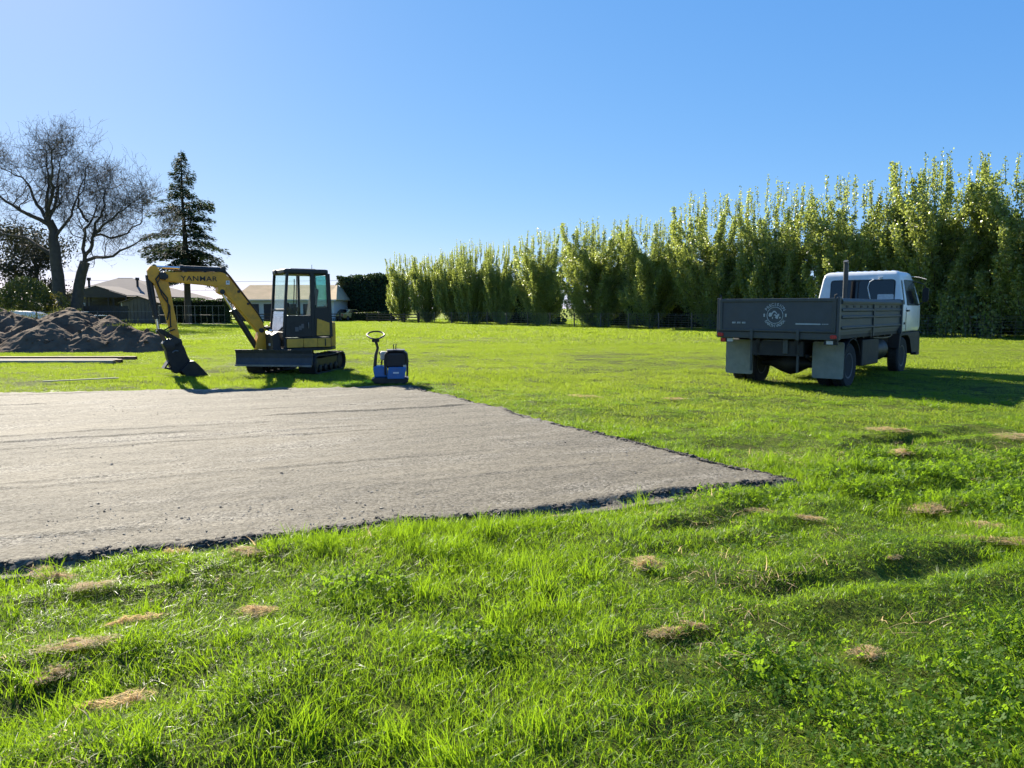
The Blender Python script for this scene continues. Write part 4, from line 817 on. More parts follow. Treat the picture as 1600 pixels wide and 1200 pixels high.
for s in (-1, 1):
    hwz = lambda z: (0.97 if z < 1.55 else 0.97-(z-1.55)*0.155)*1.0
    def sq(x0, x1, x2, x3, z0, z1, off):
        return [(x0, CM+s*(hwz(z0)+off-0.012*(x0-4.7)/1.7), z0), (x1, CM+s*(hwz(z0)+off-0.012*(x1-4.7)/1.7), z0), (x2, CM+s*(hwz(z1)+off-0.012*(x2-4.7)/1.7), z1), (x3, CM+s*(hwz(z1)+off-0.012*(x3-4.7)/1.7), z1)]
    mb = MB(); mb.plate(sq(5.10, 6.22, 5.93, 5.10, 1.60, 2.20, 0.004), -s*0.008, 0.06, 5); part(mb, 'door_window', M['dglass'], CB)
    mb = MB(); mb.plate(sq(4.80, 4.90, 4.92, 4.84, 1.62, 2.18, 0.004), -s*0.008, 0.03, 4); part(mb, 'quarter_window', M['dglass'], CB)
    mb = MB(); mb.plate([(5.02, CM+s*0.975, 1.02), (5.04, CM+s*0.975, 1.02), (5.04, CM+s*0.975, 1.55), (5.02, CM+s*0.975, 1.55)], -s*0.004); part(mb, 'door_gap', M['black'], CB)
    mb = MB(); mb.box(5.08, 5.26, CM+s*0.985-0.012, CM+s*0.985+0.012, 1.46, 1.50); part(mb, 'door_handle', M['black'], CB, bevel=0.005)
    mb = MB(); mb.box(4.86, 4.98, CM+s*0.972-0.004, CM+s*0.972+0.004, 1.16, 1.21); part(mb, 'badge', M['chassis'], CB)
    mb = MB(); mb.prism([(4.55, 0.62), (4.60, 0.97), (6.38, 0.97), (6.46, 0.75), (6.40, 0.45), (5.75, 0.45), (5.52, 0.80), (5.3, 0.90), (4.75, 0.90), (4.62, 0.62)], *sorted((CM+s*0.97, CM+s*0.72))); part(mb, 'wheel_arch', M['chassis'], bevel=0.01)
    mb = MB(); mb.box(5.78, 6.05, *sorted((CM+s*0.93, CM+s*1.06)), 0.42, 0.48); part(mb, 'step', M['chassis'])
    mr_ = empty('mirror', (6.25, CM+s*1.10, 1.86)); mr_.parent = TR
    mb = MB(); mb.plate([(-0.03, 0.07, -0.17), (-0.03, -0.07, -0.17), (-0.03, -0.07, 0.17), (-0.03, 0.07, 0.17)], 0.02, 0.06, 5); mb.build('mirror_housing', M['black'], mr_)
    mb = MB(); mb.plate([(-0.034, 0.058, -0.155), (-0.034, -0.058, -0.155), (-0.034, -0.058, 0.155), (-0.034, 0.058, 0.155)], 0.004, 0.05, 5); mb.build('mirror_glass', M['chrome'], mr_)
    bar('mirror_arm', [(-0.25, -s*0.26, 0.34), (-0.05, -s*0.05, 0.26), (0, 0, 0.15)], 0.012, M['black'], mr_, 6); bar('mirror_arm', [(-0.10, -s*0.16, -0.26), (0, 0, -0.15)], 0.012, M['black'], mr_, 6)
mb = MB(); mb.plate([(6.445, CM-0.84, 1.62), (6.445, CM+0.84, 1.62), (6.06, CM+0.76, 2.20), (6.06, CM-0.76, 2.20)], 0.006, 0.06, 5); part(mb, 'windscreen', M['dglass'], CB)
mb = MB(); mb.box(6.36, 6.50, CM-0.97, CM+0.97, 0.45, 0.72); part(mb, 'front_bumper', M['charcoal'], bevel=0.03)
bar('aerial', [(5.95, CM-0.80, 2.30), (5.7, CM-1.05, 2.27), (5.55, CM-1.25, 2.21)], 0.006, M['lens'], TR, 5)

# ------------------------------------------------------------------ plate compactor
CP = empty('plate_compactor', (-2.40, 14.72, 0.03), R(8))
tag(CP, 'blue and black plate compactor with ring handle at the gravel edge', 'compactor')
mb = MB(); mb.prism([(-0.36, 0.10), (-0.30, 0.02), (0.26, 0.0), (0.34, 0.04), (0.36, 0.11), (0.30, 0.13), (-0.30, 0.13)], -0.24, 0.24); mb.build('base_plate', M['dark'], CP, bevel=0.012)
mb = MB(); mb.prism([(-0.30, 0.13), (-0.33, 0.32), (-0.26, 0.36), (-0.06, 0.34), (-0.04, 0.13)], -0.20, 0.18); mb.build('exciter_cover', M['blue'], CP, bevel=0.03, seg=3)
mb = MB(); mb.plate([(-0.06, -0.235, 0.11), (0.28, -0.235, 0.11), (0.31, -0.235, 0.34), (-0.03, -0.235, 0.34)], 0.05, 0.03); FP = mb.build('front_cover', M['blue'], CP, bevel=0.01)
mb = MB(); mb.plate([(0.06, -0.288, 0.215), (0.17, -0.288, 0.215), (0.17, -0.288, 0.245), (0.06, -0.288, 0.245)], 0.003); mb.build('cover_sticker', M['sticker'], FP)
mb = MB(); mb.box(-0.075, 0.325, -0.205, 0.20, 0.30, 0.635); EN = mb.build('engine', M['black'], CP, bevel=0.06, seg=3)
for k in range(7):
    mb = MB(); mb.box(-0.02, 0.26, -0.2085, -0.2055, 0.40+k*0.028, 0.372+k*0.028); mb.build('cooling_fin', M['chassis'], EN)
cage = [(-0.09, 0.18), (-0.10, 0.45), (-0.085, 0.58), (-0.03, 0.645), (0.10, 0.655), (0.25, 0.645), (0.325, 0.58), (0.34, 0.45), (0.33, 0.16)]
for yy in (-0.215, 0.22):
    mb = MB(); mb.tube([(x, yy, z) for x, z in cage], 0.019, 10); mb.build('roll_frame', M['black'], CP, True)
mb = MB(); mb.plate([(-0.06, -0.21, 0.655), (0.29, -0.21, 0.655), (0.29, 0.21, 0.655), (-0.06, 0.21, 0.655)], 0.012, 0.03); mb.build('roof_plate', M['black'], CP)
mb = MB(); mb.box(-0.19, -0.06, -0.10, 0.16, 0.46, 0.63); mb.build('fuel_tank', M['beige'], CP, bevel=0.035, seg=3)
mb = MB(); mb.plate([(0.27, -0.242, 0.25), (0.315, -0.242, 0.25), (0.315, -0.242, 0.38), (0.25, -0.242, 0.38)], 0.012, 0.01); mb.build('silencer_shield', M['beige'], CP)
for dx in (0.0, 0.045):
    mb = MB(); mb.tube([(0.07+dx, 0, 0.66), (0.07+dx, 0, 0.74), (0.08+dx, 0, 0.78)], 0.010, 8); mb.build('lifting_hook', M['black'], CP)
mb = MB(); mb.tube([(-0.30, -0.02, 0.30), (-0.275, -0.02, 0.55), (-0.235, -0.02, 0.70), (-0.27, -0.03, 0.84)], [0.034, 0.030, 0.026, 0.030], 10); mb.build('handle_stem', M['black'], CP, True)
mb = MB(); mb.tube([(-0.21, 0.04, 0.62), (-0.16, 0.04, 0.50), (-0.17, 0.04, 0.36)], 0.016, 8); mb.build('stem_brace', M['black'], CP, True)
mb = MB(); mb.box(-0.345, -0.20, -0.09, 0.05, 0.815, 0.875); HB = mb.build('handle_head', M['black'], CP, bevel=0.02)
rg_ = [(-0.275+0.17*math.cos(a)*(1.0 if math.sin(a) > 0 else 1.0-0.35*abs(math.sin(a))), 0.10+0.20*math.sin(a), 0.945+0.070*math.sin(a)) for a in np.radians(np.arange(0, 360, 15))]
mb = MB(); mb.tube(rg_, 0.017, 8, closed=True); mb.build('ring_handle', M['black'], CP, True)
mb = MB(); mb.tube([(-0.27, -0.03, 0.86), (-0.272, -0.08, 0.86)], 0.02, 8); mb.build('control_knob', M['steel'], CP, True)

# ------------------------------------------------------------------ plants
def leaf_mesh(name, C, D, Nn, ln, wd, m):
    """diamond leaves: centre C, long axis D, side axis from Nn (all (n,3)); ln, wd (n,)"""
    D = D/np.linalg.norm(D, axis=1, keepdims=True); S = np.cross(D, Nn); S /= (np.linalg.norm(S, axis=1, keepdims=True)+1e-9)
    ln = np.broadcast_to(ln, (len(C),))[:, None]; wd = np.broadcast_to(wd, (len(C),))[:, None]
    V = np.stack([C-D*ln*0.5, C+S*wd*0.5-D*ln*0.05, C+D*ln*0.5, C-S*wd*0.5-D*ln*0.05], 1).reshape(-1, 3)
    me = np_mesh(name, V, np.arange(len(V)).reshape(-1, 4)); me.materials.append(m); return me
def rvec(rg, n):
    v = rg.normal(size=(n, 3)); return v/np.linalg.norm(v, axis=1, keepdims=True)
def sticks(name, lines, m, sides=(6, 4, 3)):
    """lines: (points, radii) polylines -> one tapering-branch mesh"""
    V = []; F = []
    for pts, rad in lines:
        n = sides[0] if rad[0] > 0.12 else (sides[1] if rad[0] > 0.04 else sides[2]); pts = np.asarray(pts, float); o = len(V)
        d = np.gradient(pts, axis=0); d /= (np.linalg.norm(d, axis=1, keepdims=True)+1e-9)
        ref = np.array([0.31, 0.95, 0.05]) if abs(d[0][2]) > 0.5 else np.array([0, 0, 1.0])
        for i in range(len(pts)):
            u = np.cross(d[i], ref); u /= (np.linalg.norm(u)+1e-9); v = np.cross(d[i], u)
            for k in range(n):
                a = 2*math.pi*k/n; V.append(pts[i]+(u*math.cos(a)+v*math.sin(a))*rad[i])
        for i in range(len(pts)-1):
            for k in range(n): F.append((o+i*n+k, o+i*n+(k+1) % n, o+(i+1)*n+(k+1) % n, o+(i+1)*n+k))
    me = np_mesh(name, V, F, True); me.materials.append(m); return me

M['twigs'] = mat('hedge_shade_core', (0.016, 0.022, 0.013), 0.95, var=0.6, scale=2.5, bump=1.0, bscale=4, spec=0.1)  # near-black colour standing in for the shade inside clipped hedges
# ---- topped poplars: many upright shoots clothed in leaves from the ground up
def poplar_mesh(seed, H=9.0, W=2.0, nsh=95):
    rg = np.random.RandomState(seed); lines = [([(0, 0, -0.1), (0.05, 0.02, H*0.25), (-0.04, 0.06, H*0.55)], [0.19, 0.14, 0.06])]
    C = []; D = []; Ls = []
    for k in range(nsh):
        hs = H*(0.01+0.60*rg.rand()**1.2); az = rg.uniform(0, 6.283); out = W*(0.25+0.75*math.sqrt(rg.rand()))*(0.80+0.20*math.sin(min(hs/H*3.0+0.5, 3.1)))
        topz = min(hs+rg.uniform(0.20, 0.44)*H, H*rg.uniform(0.78, 1.0)); n = 9; pts = []
        bend = rg.normal(0, 0.12, 2)
        for i in range(n):
            t_ = i/(n-1); rr = out*(1-(1-t_)**2.2); pts.append((math.cos(az)*rr+bend[0]*t_, math.sin(az)*rr+bend[1]*t_, hs+(topz-hs)*(t_**1.15)))
        pts = np.array(pts); lines.append((pts, list(np.linspace(0.035, 0.008, n))))
        L_ = np.linalg.norm(np.diff(pts, axis=0), axis=1).sum(); m = int(L_*130); t_ = rg.rand(m)**0.9*(n-1)*0.995; i = t_.astype(int); f = (t_-i)[:, None]
        p = pts[i]*(1-f)+pts[np.minimum(i+1, n-1)]*f; sg = (0.17*(1-t_/(n-1))+0.075)[:, None]
        p = p+rg.normal(size=(m, 3))*sg*np.array([1, 1, 0.7]); C.append(p); D.append(rvec(rg, m)+np.array([0, 0, 0.9])); Ls.append(rg.uniform(0.085, 0.145, m))
    for k in range(42):                     # whippy tips above the crown
        a = rg.uniform(0, 6.283); rr = W*0.80*math.sqrt(rg.rand()); z0 = H*rg.uniform(0.74, 0.90); L_ = rg.uniform(0.6, 1.6)*(1.0 if k > 4 else 1.3); b_ = rg.normal(0, 0.10, 2)
        pts = np.array([(math.cos(a)*rr+b_[0]*t_, math.sin(a)*rr+b_[1]*t_, z0+L_*t_) for t_ in np.linspace(0, 1, 4)]); lines.append((pts, [0.02, 0.015, 0.010, 0.005]))
        m = int(L_*46); t_ = rg.rand(m)**1.3; p = np.stack([np.interp(t_, np.linspace(0, 1, 4), pts[:, q]) for q in range(3)], 1)+rg.normal(size=(m, 3))*0.055
        C.append(p); D.append(rvec(rg, m)*0.8+np.array([0, 0, 1.0])); Ls.append(rg.uniform(0.07, 0.125, m))
    C = np.concatenate(C); D = np.concatenate(D); Ls = np.concatenate(Ls); C[:, 2] = np.maximum(C[:, 2], 0.06)
    return sticks('poplar_stems', lines, M['bark2'], (7, 4, 3)), leaf_mesh('poplar_crown', C, D, rvec(rg, len(C)), Ls, Ls*0.82, M['poplar'])
POP = [poplar_mesh(900+i, 9.0, wd, ns) for i, (wd, ns) in enumerate(((2.95, 128), (2.75, 118), (3.1, 132), (2.8, 116), (2.95, 126)))]
rg = np.random.RandomState(5)
poplars = [(-12.1, 83.4, 7.4, 'leftmost poplar of the row, standing against the dark clipped hedge'), (-8.9, 79.6, 7.6, 'second poplar from the dark clipped hedge'), (-6.1, 76.2, 7.8, 'third poplar from the dark clipped hedge'),
    (-3.7, 73.3, 8.0, 'narrow fourth poplar from the dark clipped hedge'), (-1.1, 70.1, 8.1, 'fifth poplar from the hedge, rounded top, left of a deep shadow gap'), (2.4, 65.9, 8.2, 'sixth poplar from the hedge, in the middle of the row'),
    (6.7, 60.7, 8.6, 'broad poplar with tall spiky tips and a dark gap on its right'), (10.4, 56.2, 8.7, 'poplar just right of the dark gap mid-row'), (13.8, 52.1, 9.2, 'poplar rising directly behind the left end of the truck tray'),
    (16.9, 48.3, 9.5, 'poplar rising behind the tailgate emblem of the truck'), (19.9, 44.7, 9.5, 'poplar directly behind the white truck cab'), (23.0, 41.0, 9.6, 'tall poplar just right of the truck cab'), (26.0, 37.7, 9.3, 'poplar cut by the right edge of the picture'), (28.6, 34.4, 9.0, 'nearest poplar at the far right end of the row')]
for i, (x, y, h_, lab) in enumerate(poplars):
    v = POP[(i*3+1) % 5]; P_ = empty('poplar_tree', (x, y, 0), rg.uniform(0, 6.28)); s = h_/9.0*0.96; wd = 1.0 if i > 4 else 0.86
    if i == 3: wd = 0.8
    if i == 6: wd = 1.15
    wd *= 1+0.09*math.sin(i*2.7); s *= 1+0.035*math.sin(i*4.1+1); P_.scale = (s*wd, s*wd, s); tag(P_, lab, 'tree', 'row of upright poplars along the fence')
    link('trunk', v[0], None, P_); link('crown', v[1], None, P_)
# suckers and young shoots at the foot of the row
def sucker_mesh(seed, H, n_):
    rg = np.random.RandomState(seed); lines = []; C = []
    for k in range(n_):
        a = rg.uniform(0, 6.283); r_ = rg.uniform(0, 0.55); h_ = H*rg.uniform(0.5, 1.0); b_ = rg.normal(0, 0.15, 2)
        pts = np.array([(math.cos(a)*r_+b_[0]*t_, math.sin(a)*r_+b_[1]*t_, h_*t_) for t_ in np.linspace(0, 1, 4)]); lines.append((pts, [0.018, 0.014, 0.01, 0.005]))
        m = int(h_*48); t_ = rg.rand(m); C.append(np.stack([np.interp(t_, np.linspace(0, 1, 4), pts[:, q]) for q in range(3)], 1)+rg.normal(size=(m, 3))*0.10)
    C = np.concatenate(C); C[:, 2] = np.maximum(C[:, 2], 0.05); ln = rg.uniform(0.08, 0.14, len(C))
    return sticks('shoot_stems', lines, M['bark2']), leaf_mesh('shoot_leaves', C, rvec(rg, len(C))+np.array([0, 0, 0.5]), rvec(rg, len(C)), ln, ln*0.8, M['poplar'])
SUK = [sucker_mesh(70+i, 2.0, 9) for i in range(3)]
suckers = [(7.0, 58.8, 1.15, 'leafy young shoots at the foot of the dark gap mid-row'), (8.9, 56.6, 0.8, 'low leafy shoots by the fence just left of the long poplar block'), (-0.6, 67.6, 0.75, 'small leafy shoot at the fence in the left part of the row'), (2.8, 63.4, 0.7, 'small clump of shoots under the sixth poplar'), (22.4, 38.9, 1.25, 'leafy shoots beside the truck mirror'), (23.3, 38.0, 1.45, 'tallest clump of shoots right of the truck'), (24.0, 37.3, 1.1, 'clump of shoots left of the gap in the fence'), (25.6, 35.6, 1.2, 'clump of shoots at the right edge by the fence'), (26.5, 34.6, 1.0, 'last clump of shoots at the right edge'), (18.3, 44.6, 0.9, 'shoots behind the right end of the tray')]
for i, (x, y, s, lab) in enumerate(suckers):
    P_ = empty('poplar_shoots', (x, y, 0), i*1.7); P_.scale = (s, s, s); tag(P_, lab, 'shrub', 'young shoots below the poplars'); link('stems', SUK[i % 3][0], None, P_); link('leaves', SUK[i % 3][1], None, P_)
def blob(name, loc, size, m, n, seed, leaf, label, cat='shrub', box=False, trunk=None, group=None):
    """a clipped hedge (box) or rounded shrub: leaf-sized faces through its outer skin, uneven outline, stems within"""
    rg = np.random.RandomState(seed); sx, sy, sz = size; root = empty(name, loc); tag(root, label, cat, group)
    if box:
        p = rg.uniform(-1, 1, (n, 3)); ax = rg.choice(3, n, p=[0.22, 0.42, 0.36]); sg = np.where(rg.rand(n) < 0.5, -1, 1.0); dep = 1-np.abs(rg.normal(0, 0.10, n))
        for q in range(3): p[ax == q, q] = (sg*dep)[ax == q]
        p[:, 2] = p[:, 2]*0.5+0.5
    else:
        p = rvec(rg, n); p *= (rg.rand(n)[:, None]**0.22); p[:, 2] = p[:, 2]*0.5+0.5
        p[:, 2] = np.clip(p[:, 2], 0.0, 1); p[:, :2] *= (0.62+0.38*np.clip(p[:, 2:3]*1.8, 0, 1))/0.85
    nz = fbm(p[:, 0]*sx*0.9+p[:, 2]*sz*0.7, p[:, 1]*sy*0.9+p[:, 2]*sz*0.9, 3, seed)
    C = p*np.array([sx, sy, sz]); C[:, 2] *= 1+0.05*nz; C[:, :2] *= (1+0.09*nz[:, None]); C[:, 2] = np.maximum(C[:, 2], 0.03)
    ln = rg.uniform(0.7, 1.3, n)*leaf
    if box:
        gx, gy, gz = max(4, int(sx*3)), 3, max(4, int(sz*2)); mb = MB(); mb.box(-sx*0.93, sx*0.93, -sy*0.80, sy*0.80, 0.02, sz*0.94); co = mb.build('shade_core', M['twigs'], root)  # solid dark box painted as the shaded inside, behind the leaf skin
    link('foliage', leaf_mesh(name+'_leaves', C, rvec(rg, n)+np.array([0, 0, 0.5]), rvec(rg, n), ln, ln*0.6, m), None, root)
    lines = []
    for k in range(5 if not box else max(4, int(sx*1.2))):
        bx, by = rg.uniform(-0.6, 0.6, 2)*np.array([sx, sy]); lines.append(([(bx, by, -0.05), (bx*1.05, by*1.05, sz*0.45), (bx*1.1, by, sz*0.85)], [0.07*trunk if trunk else 0.05, 0.05, 0.02]))
    link('stem', sticks(name+'_stems', lines, M['bark']), None, root); return root
def turned(o, a): o.rotation_euler = (0, 0, a); return o
turned(blob('clipped_hedge', (-17.9, 94.6, 0), (4.6, 1.3, 5.5), M['hedge'], 15000, 1, 0.26, 'tall dark clipped conifer hedge left of the poplar row', 'hedge', True), math.atan2(-5, 6.5))
turned(blob('shelter_hedge', (25.6, 44.6, 0), (7.5, 1.0, 6.0), M['hedge'], 16000, 2, 0.22, 'dark flat-topped shelter hedge behind the poplars at right', 'hedge', True), math.atan2(0.77, -0.64))
turned(blob('shelter_hedge', (14.0, 58.3, 0), (9.5, 0.8, 5.0), M['hedge'], 14000, 3, 0.22, 'added hidden hedge that darkens the gaps in the middle of the poplar row', 'hedge', True), math.atan2(0.77, -0.64))  # unseen hedge added as dark backing for the gaps mid-row
turned(blob('shelter_hedge', (-1.0, 76.5, 0), (8.5, 0.8, 4.5), M['hedge'], 9000, 4, 0.25, 'added hedge that darkens the gaps between the far poplars at left of the row', 'hedge', True), math.atan2(0.77, -0.64))  # likewise added, to darken what shows between the far crowns
blob('low_hedge', (-16.6, 88.5, 0), (2.3, 0.5, 1.05), M['bush'], 3500, 5, 0.13, 'low bright green hedge behind the rail fence', 'hedge', True)
blob('dark_shrub', (-22.6, 96, 0), (1.9, 1.2, 2.3), M['hedge'], 2500, 6, 0.2, 'dark shrub between the white building and the clipped hedge')
blob('trimmed_bush', (-32.3, 50, 0), (1.45, 1.3, 3.55), M['bush'], 9000, 7, 0.14, 'rounded trimmed green bush behind the soil heap at far left', 'bush')
blob('yellow_shrub', (-30.6, 50.6, 0), (0.65, 0.6, 2.6), M['yshrub'], 1500, 8, 0.13, 'yellowish shrub on the right side of the trimmed bush')
blob('field_hedge', (-44, 62, 0), (7.5, 1.2, 2.0), M['bush'], 7000, 9, 0.2, 'pale green hedge at the left edge of the picture', 'hedge', True)
blob('garden_shrub', (-31.5, 75.5, 0), (3.2, 0.9, 2.4), M['hedge'], 5000, 10, 0.18, 'dark garden hedge behind the wire pen', 'hedge', True)
blob('garden_tree', (-23.3, 98, 0), (1.7, 1.5, 4.6), M['evergreen'], 900, 11, 0.24, 'thin small tree showing right of the excavator cab', 'tree', trunk=1.5)
blob('yellow_shrub', (27.3, 37.0, 0), (0.9, 0.7, 2.5), M['yshrub'], 1300, 12, 0.12, 'yellow-leaved shrub beside the right fence gap')
blob('yellow_shrub', (24.4, 38.6, 0), (0.6, 0.5, 2.4), M['yshrub'], 900, 13, 0.12, 'yellow-leaved shrub among the shoots right of the truck')
# ---- dull evergreen behind the bare trees
def evergreen(name, loc, label, H, W, seed, n):
    rg = np.random.RandomState(seed); root = empty(name, loc); tag(root, label, 'tree'); lines = [([(0, 0, -0.1), (0.1, 0, H*0.4), (0, 0, H*0.8)], [0.28, 0.2, 0.06])]; C = []
    for k in range(46):
        z = H*rg.uniform(0.12, 0.96); a = rg.uniform(0, 6.283); rr = W*math.sqrt(max(0.05, 1-((z/H-0.5)/0.55)**2))*rg.uniform(0.35, 1.0); c = np.array([math.cos(a)*rr, math.sin(a)*rr, z])
        lines.append(([(0, 0, z*0.7), c*np.array([0.6, 0.6, 0.95]), c], [0.06, 0.04, 0.02])); C.append(c+rg.normal(size=(n, 3))*np.array([0.55, 0.55, 0.42]))
    C = np.concatenate(C); ln = rg.uniform(0.14, 0.26, len(C)); link('trunk', sticks(name+'_wood', lines, M['bark']), None, root); link('crown', leaf_mesh(name+'_leaves', C, rvec(rg, len(C)), rvec(rg, len(C)), ln, ln*0.7, M['evergreen']), None, root)
evergreen('evergreen_tree', (-41.6, 66, 0), 'dull brownish evergreen tree behind the left bare tree', 8.6, 3.4, 44, 330)
# ---- cedar
def cedar(loc, H, label):
    rg = np.random.RandomState(12); root = empty('cedar_tree', loc); tag(root, label, 'tree'); lines = [([(0, 0, -0.1), (0.05, 0, H*0.4), (-0.1, 0, H*0.75), (0, 0, H)], [0.34, 0.24, 0.11, 0.02])]
    C = []; D = []; Nn = []; Ln = []; z = 4.4
    while z < H-0.3:
        f = z/H; base = min(10.5*(1-f), 5.5)*(0.78+0.22*math.cos(z*1.7)) + 0.2
        for k in range(8 if f < 0.42 else 5):
            a = rg.uniform(0, 6.283); L_ = base*rg.uniform(0.50, 1.05); up = 0.10+0.35*f; n = 7; pts = []
            for i in range(n):
                t_ = i/(n-1); pts.append((math.cos(a)*L_*t_, math.sin(a)*L_*t_, z+L_*(up*t_-(0.42-0.15*f)*t_*t_)+0.04*rg.normal()))
            pts = np.array(pts); lines.append((pts, list(np.linspace(0.02+0.05*(1-f), 0.008, n))))
            m = int(L_*66)+8; t_ = 0.12+0.88*rg.rand(m)**0.8; p = np.stack([np.interp(t_, np.linspace(0, 1, n), pts[:, q]) for q in range(3)], 1)
            side = np.array([-math.sin(a), math.cos(a), 0]); out = np.array([math.cos(a), math.sin(a), 0]); w_ = (0.10+0.42*(1-t_)*min(L_/3, 1)+0.05)
            off = rg.uniform(-1, 1, m)*w_*1.6
            p = p+side*off[:, None]+np.array([0, 0, 1])*(rg.normal(-0.10, 0.14, m)-0.30*np.abs(off))[:, None]
            d = out*rg.uniform(0.5, 1.2, m)[:, None]+side*(np.sign(off)*rg.uniform(0.1, 1.0, m))[:, None]+np.array([0, 0, -0.35])
            C.append(p); D.append(d); Nn.append(np.array([0, 0, 1.0])+0.5*rg.normal(size=(m, 3))); Ln.append(rg.uniform(0.26, 0.52, m)*(1-0.45*f))
        z += rg.uniform(0.30, 0.58)*(0.8 if f > 0.7 else 1)
    C = np.concatenate(C); D = np.concatenate(D); Nn = np.concatenate(Nn); Ln = np.concatenate(Ln)
    link('trunk', sticks('cedar_wood', lines, M['bark'], (10, 5, 3)), None, root); link('crown', leaf_mesh('cedar_needles', C, D, Nn, Ln, Ln*0.34, M['conifer']), None, root)
cedar((-31.0, 72, 0), 16.3, 'tall dark cedar with tiered drooping branches behind the excavator boom')
# ---- bare deciduous trees
def bare_tree(loc, limbs, seed, label, levels=4):
    """limbs: list of (points, r0, r1) in metres about the base; twigs grow on from them"""
    rg = np.random.RandomState(seed); root = empty('bare_tree', loc); tag(root, label, 'tree'); lines = []; fine = []
    def grow(p, d, L_, r_, lv):
        n = 5 if lv < 3 else 3; pts = [p]; q = p.copy(); dd = d.copy()
        for i in range(n):
            dd = dd+rg.normal(0, 0.26, 3)+np.array([0, 0, 0.07]); dd /= np.linalg.norm(dd); q = q+dd*L_/n; pts.append(q.copy())
        rad = list(np.linspace(r_, r_*0.35, n+1)); (lines if lv < 2 else fine).append((np.array(pts), rad))
        if lv >= levels: return
        m = [6, 6, 6, 2][lv]
        for k in range(m):
            t_ = rg.uniform(0.12, 1.0) if k else 1.0; i = min(int(t_*n), n-1); b_ = pts[i]*(1-(t_*n-i))+pts[i+1]*(t_*n-i) if t_ < 1 else pts[-1]
            sd_ = rvec(rg, 1)[0]; nd = dd*0.6+sd_*rg.uniform(0.7, 1.2)+np.array([0, 0, 0.15]); nd /= np.linalg.norm(nd)
            grow(b_, nd, L_*rg.uniform(0.5, 0.82), max(r_*(1-0.5*t_)*0.55, 0.011), lv+1)
    for pts, r0, r1, L_ in limbs:
        if L_ > 0: r0, r1 = r0*0.8, r1*0.8
        pts = np.array(pts, float); k = len(pts); fi = np.linspace(0, k-1, (k-1)*3+1); P2 = np.stack([np.interp(fi, np.arange(k), pts[:, q]) for q in range(3)], 1); P2[1:-1] += rg.normal(0, 0.07, P2[1:-1].shape)
        rad = np.linspace(r0, r1, len(P2)); lines.append((P2, list(rad)))
        if L_ <= 0: continue
        d0 = P2[-1]-P2[-2]; d0 /= np.linalg.norm(d0); grow(P2[-1], d0, L_, r1, 0)
        for i in range(2, len(P2)-1):
            dd = P2[i+1]-P2[i]; dd /= np.linalg.norm(dd); nd = dd*0.5+rvec(rg, 1)[0]*0.9+np.array([0, 0, 0.2]); nd /= np.linalg.norm(nd); grow(P2[i], nd, L_*rg.uniform(0.6, 0.95), rad[i]*0.42, 1)
    link('trunk', sticks('bare_wood', lines, M['bark'], (10, 6, 4)), None, root); link('crown', sticks('bare_twigs', fine, M['bark'], (5, 4, 3)), None, root)
bare_tree((-36.1, 60, 0), [([(0, 0, -0.2), (0.05, 0, 3), (-0.05, 0.2, 6.2), (-0.5, 0.2, 8.4)], 0.56, 0.31, 0), ([(-0.5, 0.2, 8.2), (-0.9, 0.6, 9.6), (-0.7, 0.8, 11.2)], 0.27, 0.11, 3.0), ([(-0.55, 0.2, 8.4), (0.1, 0.3, 9.8), (0.1, 0.6, 11.4)], 0.18, 0.08, 2.8), ([(-0.5, 0.2, 8.2), (-1.6, 0.6, 9.8), (-2.2, 0.4, 11.4)], 0.2, 0.09, 2.8),
    ([(-0.4, 0.2, 8.0), (-2.2, -0.6, 9.2), (-3.6, -0.9, 10.2)], 0.22, 0.09, 3.0), ([(-0.1, 0.1, 7.0), (1.1, 0.4, 8.8), (1.5, 0.9, 10.4)], 0.16, 0.07, 2.6), ([(-0.2, 0.2, 5.6), (-2.4, 0.5, 7.0), (-4.4, 0.2, 7.4)], 0.20, 0.09, 2.2), ([(-0.6, 0.2, 8.8), (0.6, -1.0, 10.8), (1.0, -1.4, 12.2)], 0.18, 0.09, 2.0)], 31, 'large bare tree with a thick trunk at the far left', 4)
bare_tree((-35.2, 60.5, 0), [([(0, 0, -0.2), (0.35, 0, 2.2), (1.1, 0, 5.2)], 0.50, 0.36, 0), ([(1.0, 0, 5.0), (1.05, 0.1, 7.0), (1.5, 0.2, 8.2)], 0.20, 0.10, 2.7), ([(1.1, 0, 5.2), (2.0, -0.3, 6.5), (2.3, -0.3, 8.2), (2.9, 0, 9.6)], 0.20, 0.08, 2.8),
    ([(1.2, 0, 5.3), (3.2, 0.5, 5.7), (5.0, 0.5, 6.7)], 0.18, 0.07, 2.3), ([(2.1, -0.3, 7.4), (3.6, -0.6, 8.4), (4.6, -0.4, 9.2)], 0.14, 0.06, 2.6), ([(1.4, 0.2, 8.4), (0.4, 0.6, 9.6), (0.5, 0.8, 11.0)], 0.14, 0.07, 1.9), ([(1.9, -0.1, 7.2), (3.4, 0.9, 7.3), (5.2, 1.0, 8.3)], 0.13, 0.06, 2.1)], 47, 'bare spreading tree beside the house with a forked leaning trunk', 4)

